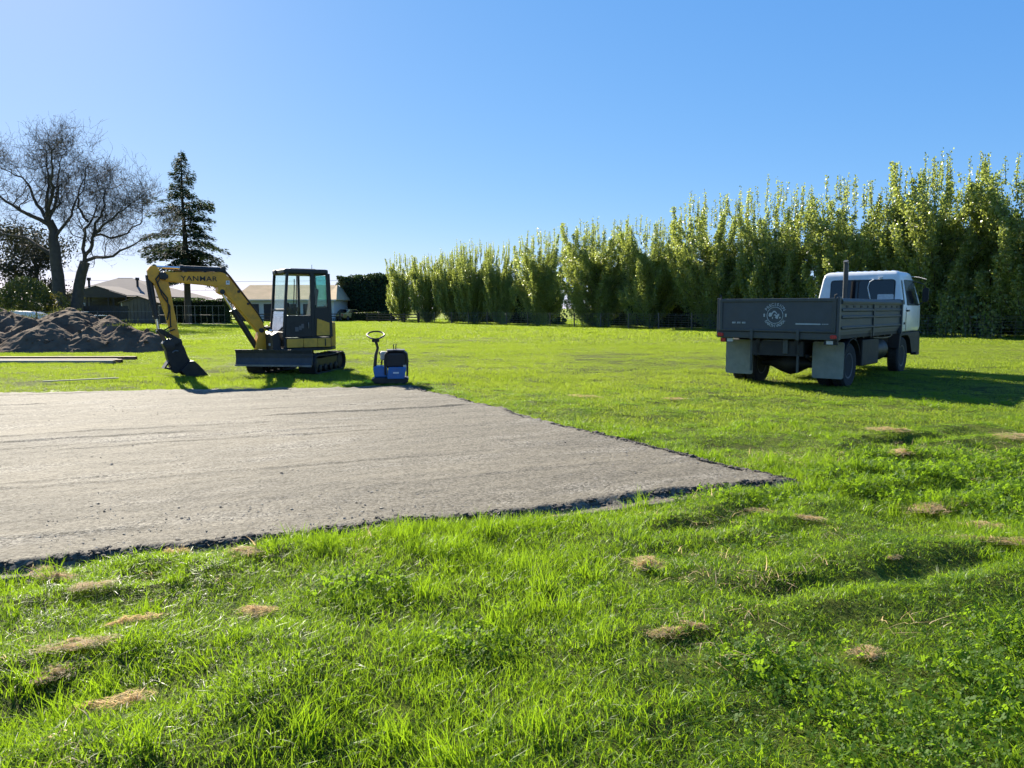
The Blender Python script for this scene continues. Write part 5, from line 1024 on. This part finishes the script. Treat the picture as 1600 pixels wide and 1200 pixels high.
# ------------------------------------------------------------------ soil heap and things lying about
hx = np.linspace(-25, -11.6, 340); hy = np.linspace(23.6, 33, 230); HX, HY = np.meshgrid(hx, hy, indexing='ij')
hz = np.full(HX.shape, -0.15)
for cx, cy_, r_, h_ in ((-16.9, 28.6, 3.1, 1.42), (-19.4, 28.4, 3.0, 1.42), (-22.5, 28.2, 3.4, 1.5), (-15.2, 28.4, 2.4, 1.15), (-13.9, 26.9, 1.5, 0.88), (-12.9, 26.8, 1.0, 0.60), (-16.2, 26.3, 1.8, 0.98), (-18.4, 26.0, 1.7, 0.92), (-20.6, 26.0, 1.9, 1.0), (-14.9, 26.4, 1.5, 0.80), (-17.3, 26.9, 1.5, 1.05), (-23, 26.2, 2.0, 1.0)):
    d = np.hypot(HX-cx, (HY-cy_)*1.0)/r_+0.10*fbm(HX*0.8, HY*0.8, 3, cx); hz = np.maximum(hz, h_*np.clip(1-d, -0.3, 1)**1.0*1.12-0.03*np.exp(-(d/0.3)**2))
bumps = sstep(-0.1, 0.12, hz)
hz = hz+bumps*(0.05*fbm(HX*1.6, HY*1.6, 4, 2)+0.04*fbm(HX*5, HY*5, 4, 6))
nx, ny = HX.shape; ii, jj = np.meshgrid(np.arange(nx-1), np.arange(ny-1), indexing='ij'); F = np.stack([ii*ny+jj, (ii+1)*ny+jj, (ii+1)*ny+jj+1, ii*ny+jj+1], -1).reshape(-1, 4)
V = np.stack([HX, HY, hz], -1).reshape(-1, 3); F = F[(V[:, 2][F] > -0.10).any(1)]; used = np.unique(F); re = -np.ones(len(V), int); re[used] = np.arange(len(used))
o0 = np.array([-17.0, 27.0, 0]); heap = empty('soil_heap', tuple(o0)); tag(heap, 'long heap of dark dug-out soil left of the excavator bucket', 'soil heap')
link('soil', np_mesh('soil', V[used]-o0, re[F], True), M['soil'], heap)
rg = np.random.RandomState(8)
import bmesh
def clod_mesh(seed):
    r_ = np.random.RandomState(seed); bm = bmesh.new(); bmesh.ops.create_icosphere(bm, subdivisions=2, radius=1)
    for v in bm.verts: v.co *= r_.uniform(0.75, 1.15)
    me = bpy.data.meshes.new('clod'); bm.to_mesh(me); bm.free(); me.materials.append(M['soil']); return me
CL = [clod_mesh(i) for i in range(4)]; cnt = 0
while cnt < 220:
    i = rg.randint(0, nx); j = rg.randint(0, ny)
    if hz[i, j] < 0.02 and rg.rand() > 0.15 or hz[i, j] < -0.12: continue
    s = min(rg.gamma(2, 0.022)+0.02, 0.13); c = link('clod', CL[cnt % 4], None, heap); c.location = (HX[i, j]-o0[0], HY[i, j]-o0[1], max(hz[i, j], 0)+s*0.15); c.scale = (s, s*rg.uniform(0.7, 1.1), s*0.7); c.rotation_euler = tuple(rg.uniform(0, 6, 3)); cnt += 1
# turf on the crest
C = []
for i in range(26):
    k = rg.randint(20, nx-12); jbest = int(np.argmax(hz[k])); k2 = jbest+rg.randint(-8, 12)
    if not 0 <= k2 < ny or hz[k, k2] < 0.75: continue
    C.append((HX[k, k2], HY[k, k2], hz[k, k2]))
C = np.array(C); rep = np.repeat(C, 60, 0)+rg.normal(size=(len(C)*60, 3))*np.array([0.28, 0.22, 0.0]); ln = rg.uniform(0.08, 0.20, len(rep)); rep[:, 2] += ln*0.3
tf = link('turf', leaf_mesh('turf_on_heap', rep-o0, rvec(rg, len(rep))*0.6+np.array([0, 0, 1.0]), rvec(rg, len(rep)), ln, 0.02, M['bush']), None, heap); tf['kind'] = 'stuff'
# steel lengths on the grass
for k, (y, z, xr, m_, lab) in enumerate(((20.25, 0.04, -10.78, 'palewood', 'nearest long steel channel lying on the grass at left'), (20.50, 0.05, -10.70, 'rust', 'rusty steel length between the two pale channels'), (20.75, 0.05, -10.95, 'palewood', 'second long pale steel channel on the grass'), (21.0, 0.10, -10.55, 'rust', 'hindmost rusty steel length by the soil heap'))):
    a = math.atan2(-0.35, 1)*0; root = empty('steel_channel', (xr, y, z), R(1.5 if k % 2 else 0.6)); tag(root, lab, 'steel length', 'steel lengths on the grass')
    for nm, b6 in (('web', (-7.5, 0, -0.06, 0.06, 0.055, 0.062)), ('flange', (-7.5, 0, -0.066, -0.0605, -0.03, 0.062)), ('flange', (-7.5, 0, 0.0605, 0.066, -0.03, 0.062))):
        mb = MB(); mb.box(*b6); mb.build(nm, M[m_], root)
mb = MB(); mb.box(-0.68, 0.68, -0.025, 0.025, 0, 0.022); bt = mb.build('batten', M['palewood']); bt.location = (-8.75, 15.15, 0.05); bt.rotation_euler = (0, R(-1), R(22)); tag(bt, 'thin white batten lying in the grass by the pad', 'batten')
mb = MB(); mb.box(-0.5, 0.5, -0.012, 0.012, 0, 0.02); bt = mb.build('batten', M['palewood']); bt.location = (-7.55, 15.75, 0.05); bt.rotation_euler = (0, R(1), R(12)); tag(bt, 'short pale strip of wood in the grass left of the bucket', 'batten')
# clumps of dead grass
def hay_mesh(seed, n=700):
    rg = np.random.RandomState(seed); k = 5; cs = np.stack([rg.uniform(-1.0, 1.0, k), rg.uniform(-0.5, 0.5, k)], 1); sg = rg.uniform(0.10, 0.5, k); hp = rg.uniform(0.25, 0.9, k); w_ = rg.randint(0, k, n)
    off = rg.normal(size=(n, 2))*sg[w_][:, None]; z = hp[w_]*np.exp(-(off**2).sum(1)/(2*sg[w_]**2))*rg.rand(n)
    c = np.concatenate([cs[w_]+off, z[:, None]], 1); d = rvec(rg, n)*np.array([1, 1, 0.55])+np.array([0, 0, 0.15]); ln = rg.uniform(0.25, 0.9, n)
    return leaf_mesh('hay', c, d, rvec(rg, n), ln, 0.035, M['straw'])
HAY = [hay_mesh(i) for i in range(9)]
hay = [(0.76, 4.12, .095, .055, 'tuft of dead straw standing alone in the centre foreground'), (0.70, 3.26, .075, .05, 'dead straw tuft with a dark hollow, below the lone central tuft'), (0.86, 3.30, .05, .03, 'small dead tuft just right of the hollowed tuft'), (1.54, 3.10, .065, .03, 'pale dead tuft near the bottom right'), (-1.29, 3.52, .065, .03, 'pale oval straw tuft below the pad edge at left'), (1.84, 5.36, .11, .03, 'flat straw patch at the foot of the pad corner tuft'),
    (3.23, 5.53, .16, .05, 'wide straw patch near the right edge, upper of three'), (3.27, 5.05, .15, .05, 'straw patch at the right edge, middle of three'), (3.07, 4.64, .13, .04, 'golden straw strip at the right edge, lowest of three'), (2.8, 6.14, .09, .06, 'dark brown tuft right of the pad corner'), (2.07, 5.05, .06, .03, 'small brown tuft below the pad corner'), (2.24, 4.30, .06, .03, 'small straw tuft in the right middle foreground'),
    (-1.89, 3.06, .10, .04, 'dead grass patch at the left edge, upper one'), (-1.82, 2.86, .09, .03, 'long pale dead grass patch at the left edge'), (-1.51, 2.66, .075, .05, 'ragged brown tuft at the bottom left'), (-1.98, 4.28, .06, .04, 'brown tuft against the pad edge at left'), (-2.52, 4.0, .09, .04, 'dead grass beside the pad at the far left'), (-2.14, 3.74, .08, .03, 'faded dead grass patch left, below the pad'), (-1.61, 4.33, .10, .03, 'thin brown patch under the pad edge'),
    (4.34, 8.6, .17, .05, 'orange-brown straw heap on the right lawn, farther off'), (3.86, 7.32, .13, .04, 'light straw tuft between the pad corner and the right edge'), (1.24, 12.55, .20, .05, 'brown patch on the turf behind the pad'), (2.54, 12.2, .16, .05, 'second brown patch on the turf, nearer the truck'), (5.73, 8.4, .20, .06, 'straw heap cut by the right edge of the picture'), (0.28, 5.32, .045, .03, 'tiny brown tuft just below the pad edge mid-picture'), (-1.77, 3.38, .06, .03, 'small faded tuft left of the oval straw tuft')]
for i, (x, y, s, hh, lab) in enumerate(hay):
    o = link('dead_grass_clump', HAY[i % 9]); o.location = (x, y, tz(x, y)+0.03); o.scale = (s*(1.15+0.35*math.sin(i*3.3)), s*(0.85+0.2*math.cos(i*1.9)), hh*(0.85+0.35*math.sin(i*5.1))); o.rotation_euler = (0, 0, 0.6*math.sin(i*2.3)+(3.14 if i % 2 else 0)); tag(o, lab, 'straw clump', 'clumps of dead grass on the lawn')

# ------------------------------------------------------------------ fences
def line_fence(name, A, B, n, h_, label, wires, rad=0.055):
    root = empty(name, (A[0], A[1], 0)); tag(root, label, 'fence'); A = np.array(A); B = np.array(B); rg = np.random.RandomState(n)
    for k in range(n):
        p = (B-A)*k/(n-1); hh = h_*rg.uniform(0.94, 1.08); mb = MB(); mb.tube([(p[0], p[1], -0.1), (p[0]+rg.normal(0, 0.02), p[1], hh)], [rad, rad*0.9], 7); mb.build('post', M['wood'], root)
    for z in wires:
        mb = MB(); mb.tube([(0, 0, z), ((B-A)[0]*0.5, (B-A)[1]*0.5, z-0.01), ((B-A)[0], (B-A)[1], z)], 0.006, 4); mb.build('wire', M['wire'], root)
    return root
wf = line_fence('wire_fence', (26.9, 33.7), (-9.6, 77.9), 21, 1.15, 'post and wire fence along the foot of the poplars', (0.22, 0.38, 0.54, 0.70, 0.86, 1.02, 1.12))
A = np.array([26.9, 33.7]); B = np.array([-9.6, 77.9])
for k in range(100):
    p = (B-A)*(k+0.5)/100; mb = MB(); mb.tube([(p[0], p[1], 0.02), (p[0], p[1], 1.10)], 0.010, 4); mb.build('batten', M['wood'], wf)
def rail_fence(name, A, B, n, label, m=None, h_=0.95):
    m = m or M['wooddk']; root = empty(name, (A[0], A[1], 0)); tag(root, label, 'fence'); A = np.array(A); B = np.array(B); d = B-A; L_ = np.hypot(*d); u = d/L_; nr_ = np.array([-u[1], u[0]])
    Mx = Matrix(((u[0], nr_[0], 0, 0), (u[1], nr_[1], 0, 0), (0, 0, 1, 0), (0, 0, 0, 1)))
    for k in range(n):
        t_ = L_*k/(n-1); mb = MB(Mx); mb.box(t_-0.07, t_+0.07, -0.07, 0.07, -0.1, h_+0.08); mb.build('post', m, root, bevel=0.01)
    for z in (0.30, 0.58, 0.86):
        mb = MB(Mx); mb.box(-0.1, L_+0.1, -0.125, -0.075, z-0.055, z+0.055); mb.build('rail', m, root)
rail_fence('rail_fence', (-16.3, 84.6), (-9.7, 77.6), 5, 'dark post and rail fence between the yellow car and the poplars')
rail_fence('rail_fence', (-30.5, 80.0), (-19.8, 86.5), 6, 'dark post and rail fence in front of the white building')
# wire pen
pen = empty('wire_pen', (-32.6, 69.5, 0)); tag(pen, 'galvanised mesh pen fence standing right of the small shed', 'fence')
for k in range(12):
    mb = MB(); mb.tube([(k*0.55, 0, 0), (k*0.55, 0, 1.75)], 0.022 if k % 3 == 0 else 0.011, 6); mb.build('upright', M['galv'], pen)
for z in (0.1, 0.9, 1.75):
    mb = MB(); mb.tube([(0, 0, z), (6.05, 0, z)], 0.018, 6); mb.build('rail', M['galv'], pen)
# paling fence and heap-side wire fence
pf = empty('paling_fence', (-39.2, 63.5, 0)); tag(pf, 'dark timber paling fence in front of the house', 'fence')
mb = MB(); rg = np.random.RandomState(4)
for k in range(44):
    h_ = 1.72+rg.uniform(-0.03, 0.03); mb.box(k*0.155, k*0.155+0.142, 0, 0.02+rg.uniform(0, 0.01), 0, h_)
q = mb.build('palings', M['walldark'], pf); q['kind'] = 'stuff'
for z in (0.4, 1.4):
    mb = MB(); mb.box(0, 6.85, 0.035, 0.085, z-0.04, z+0.04); mb.build('rail', M['wooddk'], pf)
line_fence('wire_fence', (-33, 41.5), (-19.5, 41.5), 5, 1.35, 'thin wire fence just behind the soil heap', (0.9, 1.33), 0.035)
# ------------------------------------------------------------------ buildings
def face_poly(mb, pts, th=0.06):
    """roof sheet: polygon given thickness upwards"""
    n = len(pts); a = [Vector(p) for p in pts]; b = [p+Vector((0, 0, th)) for p in a]
    mb.add(a+b, [list(range(n))[::-1], list(range(n, 2*n))]+[(i, (i+1) % n, n+(i+1) % n, n+i) for i in range(n)])
HS = empty('house', (-44.0, 86, 0)); tag(HS, 'single storey house with grey hip roof behind the bare trees', 'house')
mb = MB(); mb.box(-5.2, 5.2, -3.6, 7.6, 0, 2.75); mb.build('wall', M['wallgrey'], HS)
E_ = [(-6.3, -4.3, 2.72), (6.6, -4.3, 2.72), (6.6, 8.3, 2.72), (-6.3, 8.3, 2.72)]; R0, R1 = (-1.9, 2.0, 4.95), (-0.2, 2.0, 4.95)
for nm, poly in (('roof_plane', [E_[0], E_[1], R1, R0]), ('roof_plane', [E_[1], E_[2], R1]), ('roof_plane', [E_[2], E_[3], R0, R1]), ('roof_plane', [E_[3], E_[0], R0])):
    mb = MB(); face_poly(mb, poly); mb.build(nm, M['roofgrey'], HS)
mb = MB(); mb.tube([R0, R1], 0.09, 6); mb.build('ridge_cap', M['roofgrey'], HS)
for x, z0, z1 in ((-3.6, 3.4, 4.95), (1.85, 3.7, 4.95)):
    mb = MB(); mb.tube([(x, -1.0, z0), (x, -1.0, z1-0.3)], 0.13, 8); mb.tube([(x, -1.0, z1-0.3), (x, -1.0, z1)], 0.22, 8); mb.build('flue', M['wooddk'], HS)
for x in (-3.4, 0.2, 3.4):
    mb = MB(); mb.box(x-0.75, x+0.75, -3.68, -3.6, 0.9, 2.1); wn = mb.build('window', M['wallwhite'], HS); mb = MB(); mb.box(x-0.66, x+0.66, -3.70, -3.685, 0.98, 2.02); mb.build('pane', M['dglass'], wn)
mb = MB(); mb.box(4.2, 5.0, -3.68, -3.6, 0, 2.05); mb.build('door', M['navy'], HS)
# gabled carport in front
CPT = empty('carport', (-42.6, 79.2, 0)); tag(CPT, 'open gabled carport with dark underside in front of the house', 'carport')
for sx in (-1, 1):
    mb = MB(); face_poly(mb, [(0, -2.0, 3.78), (sx*3.2, -2.0, 2.80), (sx*3.2, 2.6, 2.80), (0, 2.6, 3.78)]); mb.build('roof_plane', M['roofgrey'], CPT)
    mb = MB(); mb.box(sx*3.0-0.06, sx*3.0+0.06, -1.95, -1.83, 0, 2.82); mb.build('post', M['wooddk'], CPT); mb = MB(); mb.box(sx*3.0-0.06, sx*3.0+0.06, 2.3, 2.42, 0, 2.82); mb.build('post', M['wooddk'], CPT)
mb = MB(); mb.prism([(-3.0, 2.62), (3.0, 2.62), (3.0, 2.82), (0, 3.72), (-3.0, 2.82)], -1.98, -1.90); mb.build('gable_board', M['walldark'], CPT)
for x in (1.2, 1.7, -1.0):
    mb = MB(); mb.box(x-0.06, x+0.06, -1.95, -1.83, 0, 2.62); mb.build('post', M['wooddk'], CPT)
mb = MB(); mb.box(-3.0, 1.1, 2.30, 2.36, 0, 2.25); mb.build('rear_screen', M['walldark'], CPT)
# garden shed
SH = empty('garden_shed', (-36.0, 74, 0)); tag(SH, 'small grey gabled garden shed behind the digger arm', 'shed')
mb = MB(); mb.prism([(-1.7, 0), (1.7, 0), (1.7, 2.05), (0, 2.62), (-1.7, 2.05)], -1.3, 1.3); mb.build('wall', M['wallgrey'], SH)
for sx in (-1, 1):
    mb = MB(); face_poly(mb, [(0, -1.5, 2.66), (sx*1.95, -1.5, 2.0), (sx*1.95, 1.5, 2.0), (0, 1.5, 2.66)], 0.05); mb.build('roof_plane', M['roofgrey'], SH)
for k in range(9):
    x = -1.55+k*0.36; mb = MB(); mb.box(x, x+0.30, -1.335, -1.302, 0.05, 2.08+0.4*(1-abs(x+0.15)/1.7)); mb.build('board', M['wallgrey'], SH)
mb = MB(); mb.box(-1.72, -1.62, -1.36, -1.337, 0, 2.05); mb.build('corner_trim', M['wallwhite'], SH)
# white building with cream roof
WB = empty('white_building', (-26.4, 91, 0)); tag(WB, 'long white outbuilding with cream iron roof behind the excavator cab', 'building')
mb = MB(); mb.box(-6.0, 5.6, -3.0, 9.4, 0, 2.5); mb.build('wall', M['wallwhite'], WB)
for nm, poly in (('roof_plane', [(-6.3, -3.5, 2.48), (6.0, -3.5, 2.48), (4.6, 3.2, 4.35), (-6.3, 3.2, 4.35)]), ('roof_plane', [(6.0, 9.9, 2.48), (-6.3, 9.9, 2.48), (-6.3, 3.2, 4.35), (4.6, 3.2, 4.35)]), ('roof_plane', [(6.0, -3.5, 2.48), (6.0, 9.9, 2.48), (4.6, 3.2, 4.35)])):
    mb = MB(); face_poly(mb, poly); rp = mb.build(nm, M['roofcream'], WB)
    if poly[0][1] < 0 and poly[0][0] < 0:
        mb = MB()
        for k in range(48):
            x = -6.2+k*0.226
            mb.tube([(x, -3.5, 2.545), (x, 3.18, 4.415)], 0.022, 4)
        q = mb.build('roof_ribs', M['roofcream'], rp); q['kind'] = 'stuff'
mb = MB(); mb.box(-6.3, 6.0, -3.62, -3.50, 2.42, 2.54); mb.build('gutter', M['wallwhite'], WB)
for x, w_ in ((-5.2, 0.55), (-3.9, 0.75), (-2.1, 0.5), (0.6, 0.6), (2.6, 0.6)):
    mb = MB(); mb.box(x-w_-0.08, x+w_+0.08, -3.07, -3.0, 0.0, 2.12); dd = mb.build('doorway', M['wallwhite'], WB); mb = MB(); mb.box(x-w_, x+w_, -3.09, -3.075, 0.02, 2.04); mb.build('dark_door', M['navy'], dd)
mb = MB(); mb.box(4.35, 5.15, -3.07, -3.0, 1.0, 2.0); wn = mb.build('window', M['sticker'], WB); mb = MB(); mb.box(4.43, 5.07, -3.09, -3.075, 1.07, 1.93); mb.build('pane', M['dglass'], wn)
# lean-to by the bush
LT = empty('lean_to', (-34.9, 56, 0)); tag(LT, 'low brown-roofed lean-to right of the trimmed bush', 'shed')
mb = MB(); mb.box(-0.9, 0.95, -0.8, 0.9, 0, 1.55); mb.build('wall', M['walldark'], LT); mb = MB(); face_poly(mb, [(-1.1, -1.1, 1.52), (1.1, -1.1, 1.52), (1.0, 1.0, 2.15), (-0.4, 1.0, 2.15)]); mb.build('roof_plane', M['wood'], LT)
# bits and pieces behind the heap
def trailer(loc, label):
    root = empty('trailer', loc, R(10)); tag(root, label, 'trailer'); mb = MB(); mb.prism([(-1.1, 0.75), (1.1, 0.62), (1.1, 1.05), (0.4, 1.30), (-1.0, 1.38), (-1.15, 1.1)], -0.6, 0.6); mb.build('body', M['carwhite'], root, bevel=0.05)
    for s in (-1, 1):
        mb = MB(); mb.lathe([(0.05, -0.08), (0.3, -0.08), (0.3, 0.08), (0.05, 0.08)], (-0.1, s*0.7, 0.3), 'y', 18); mb.build('wheel', M['rubber'], root)
    mb = MB(); mb.tube([(1.0, 0, 0.5), (2.0, 0, 0.45)], 0.04, 8); mb.build('drawbar', M['galv'], root); mb = MB(); mb.box(-1.0, 1.0, -0.55, 0.55, 0.35, 0.74); mb.build('chassis', M['chassis'], root)
trailer((-28.9, 45, 0), 'small white covered trailer behind the soil heap at left')
for x, y, z, lab in ((-31.6, 54.5, 1.28, 'white garden bench top right of the lean-to'), (-28.4, 51.0, 1.05, 'low white bench behind the crest of the soil heap')):
    root = empty('bench', (x, y, 0)); tag(root, lab, 'bench'); mb = MB(); mb.box(-0.8, 0.8, -0.25, 0.25, z-0.05, z); mb.build('seat', M['carwhite'], root)
    for s in (-0.65, 0.65):
        mb = MB(); mb.box(s-0.04, s+0.04, -0.2, 0.2, 0, z-0.05); mb.build('leg', M['wooddk'], root)
# ------------------------------------------------------------------ parked cars
def car(loc, rz, paint, label):
    root = empty('parked_car', loc, rz); tag(root, label, 'car', 'cars parked by the fence')
    side = [(-2.1, 0.35), (2.1, 0.35), (2.15, 0.62), (1.95, 0.80), (1.0, 0.90), (0.35, 1.36), (-0.9, 1.40), (-1.55, 0.96), (-2.05, 0.90), (-2.15, 0.6)]
    mb = MB(); mb.prism(side, -0.82, 0.82); mb.build('body', paint, root, bevel=0.07, seg=3)
    for s in (-1, 1):
        mb = MB(); mb.prism([(0.85, 0.93), (0.30, 1.30), (-0.85, 1.33), (-1.35, 0.97)], *sorted((s*0.822, s*0.828))); mb.build('side_window', M['dglass'], root)
        for x in (-1.35, 1.3):
            mb = MB(); mb.lathe([(0.04, -0.1), (0.30, -0.1), (0.31, 0), (0.30, 0.1), (0.04, 0.1)], (x, s*0.74, 0.31), 'y', 20); wv = mb.build('wheel', M['rubber'], root); mb = MB(); mb.lathe([(0.03, -0.115), (0.18, -0.108), (0.18, 0.108), (0.03, 0.115)], (x, s*0.74, 0.31), 'y', 14); mb.build('rim', M['steel'], wv)
        mb = MB(); mb.box(-2.17, -2.12, s*0.66-0.12, s*0.66+0.12, 0.66, 0.82); mb.build('tail_lamp', M['red'], root)
    mb = MB(); mb.plate([(-1.54, 0.66, 1.00), (-1.54, -0.66, 1.00), (-0.98, -0.58, 1.37), (-0.98, 0.58, 1.37)], 0.02, 0.05); mb.build('rear_window', M['dglass'], root)
    mb = MB(); mb.plate([(0.98, -0.66, 0.93), (0.98, 0.66, 0.93), (0.40, 0.58, 1.33), (0.40, -0.58, 1.33)], 0.03, 0.05); mb.build('windscreen', M['dglass'], root)
    mb = MB(); mb.box(-2.19, -2.08, -0.80, 0.80, 0.40, 0.56); mb.build('bumper', M['black'], root, bevel=0.02)
car((-19.5, 90.5, 0), R(62), M['carcream'], 'yellow parked car left of the rail fence')
car((-21.6, 92.5, 0), R(15), M['carwhite'], 'white parked car partly hidden behind the excavator cab')
# ------------------------------------------------------------------ overhead wires
for y, z, lab in ((110, 6.0, 'upper overhead power wire crossing behind the white building'), (108, 4.6, 'lower overhead power wire behind the white building')):
    pts = [(-80+k*6.5, y+k*0.6, z-0.5*math.sin(math.pi*k/10)) for k in range(11)]; mb = MB(); mb.tube(pts, 0.022, 4); o = mb.build('power_wire', M['wire']); tag(o, lab, 'power wire', 'overhead wires')
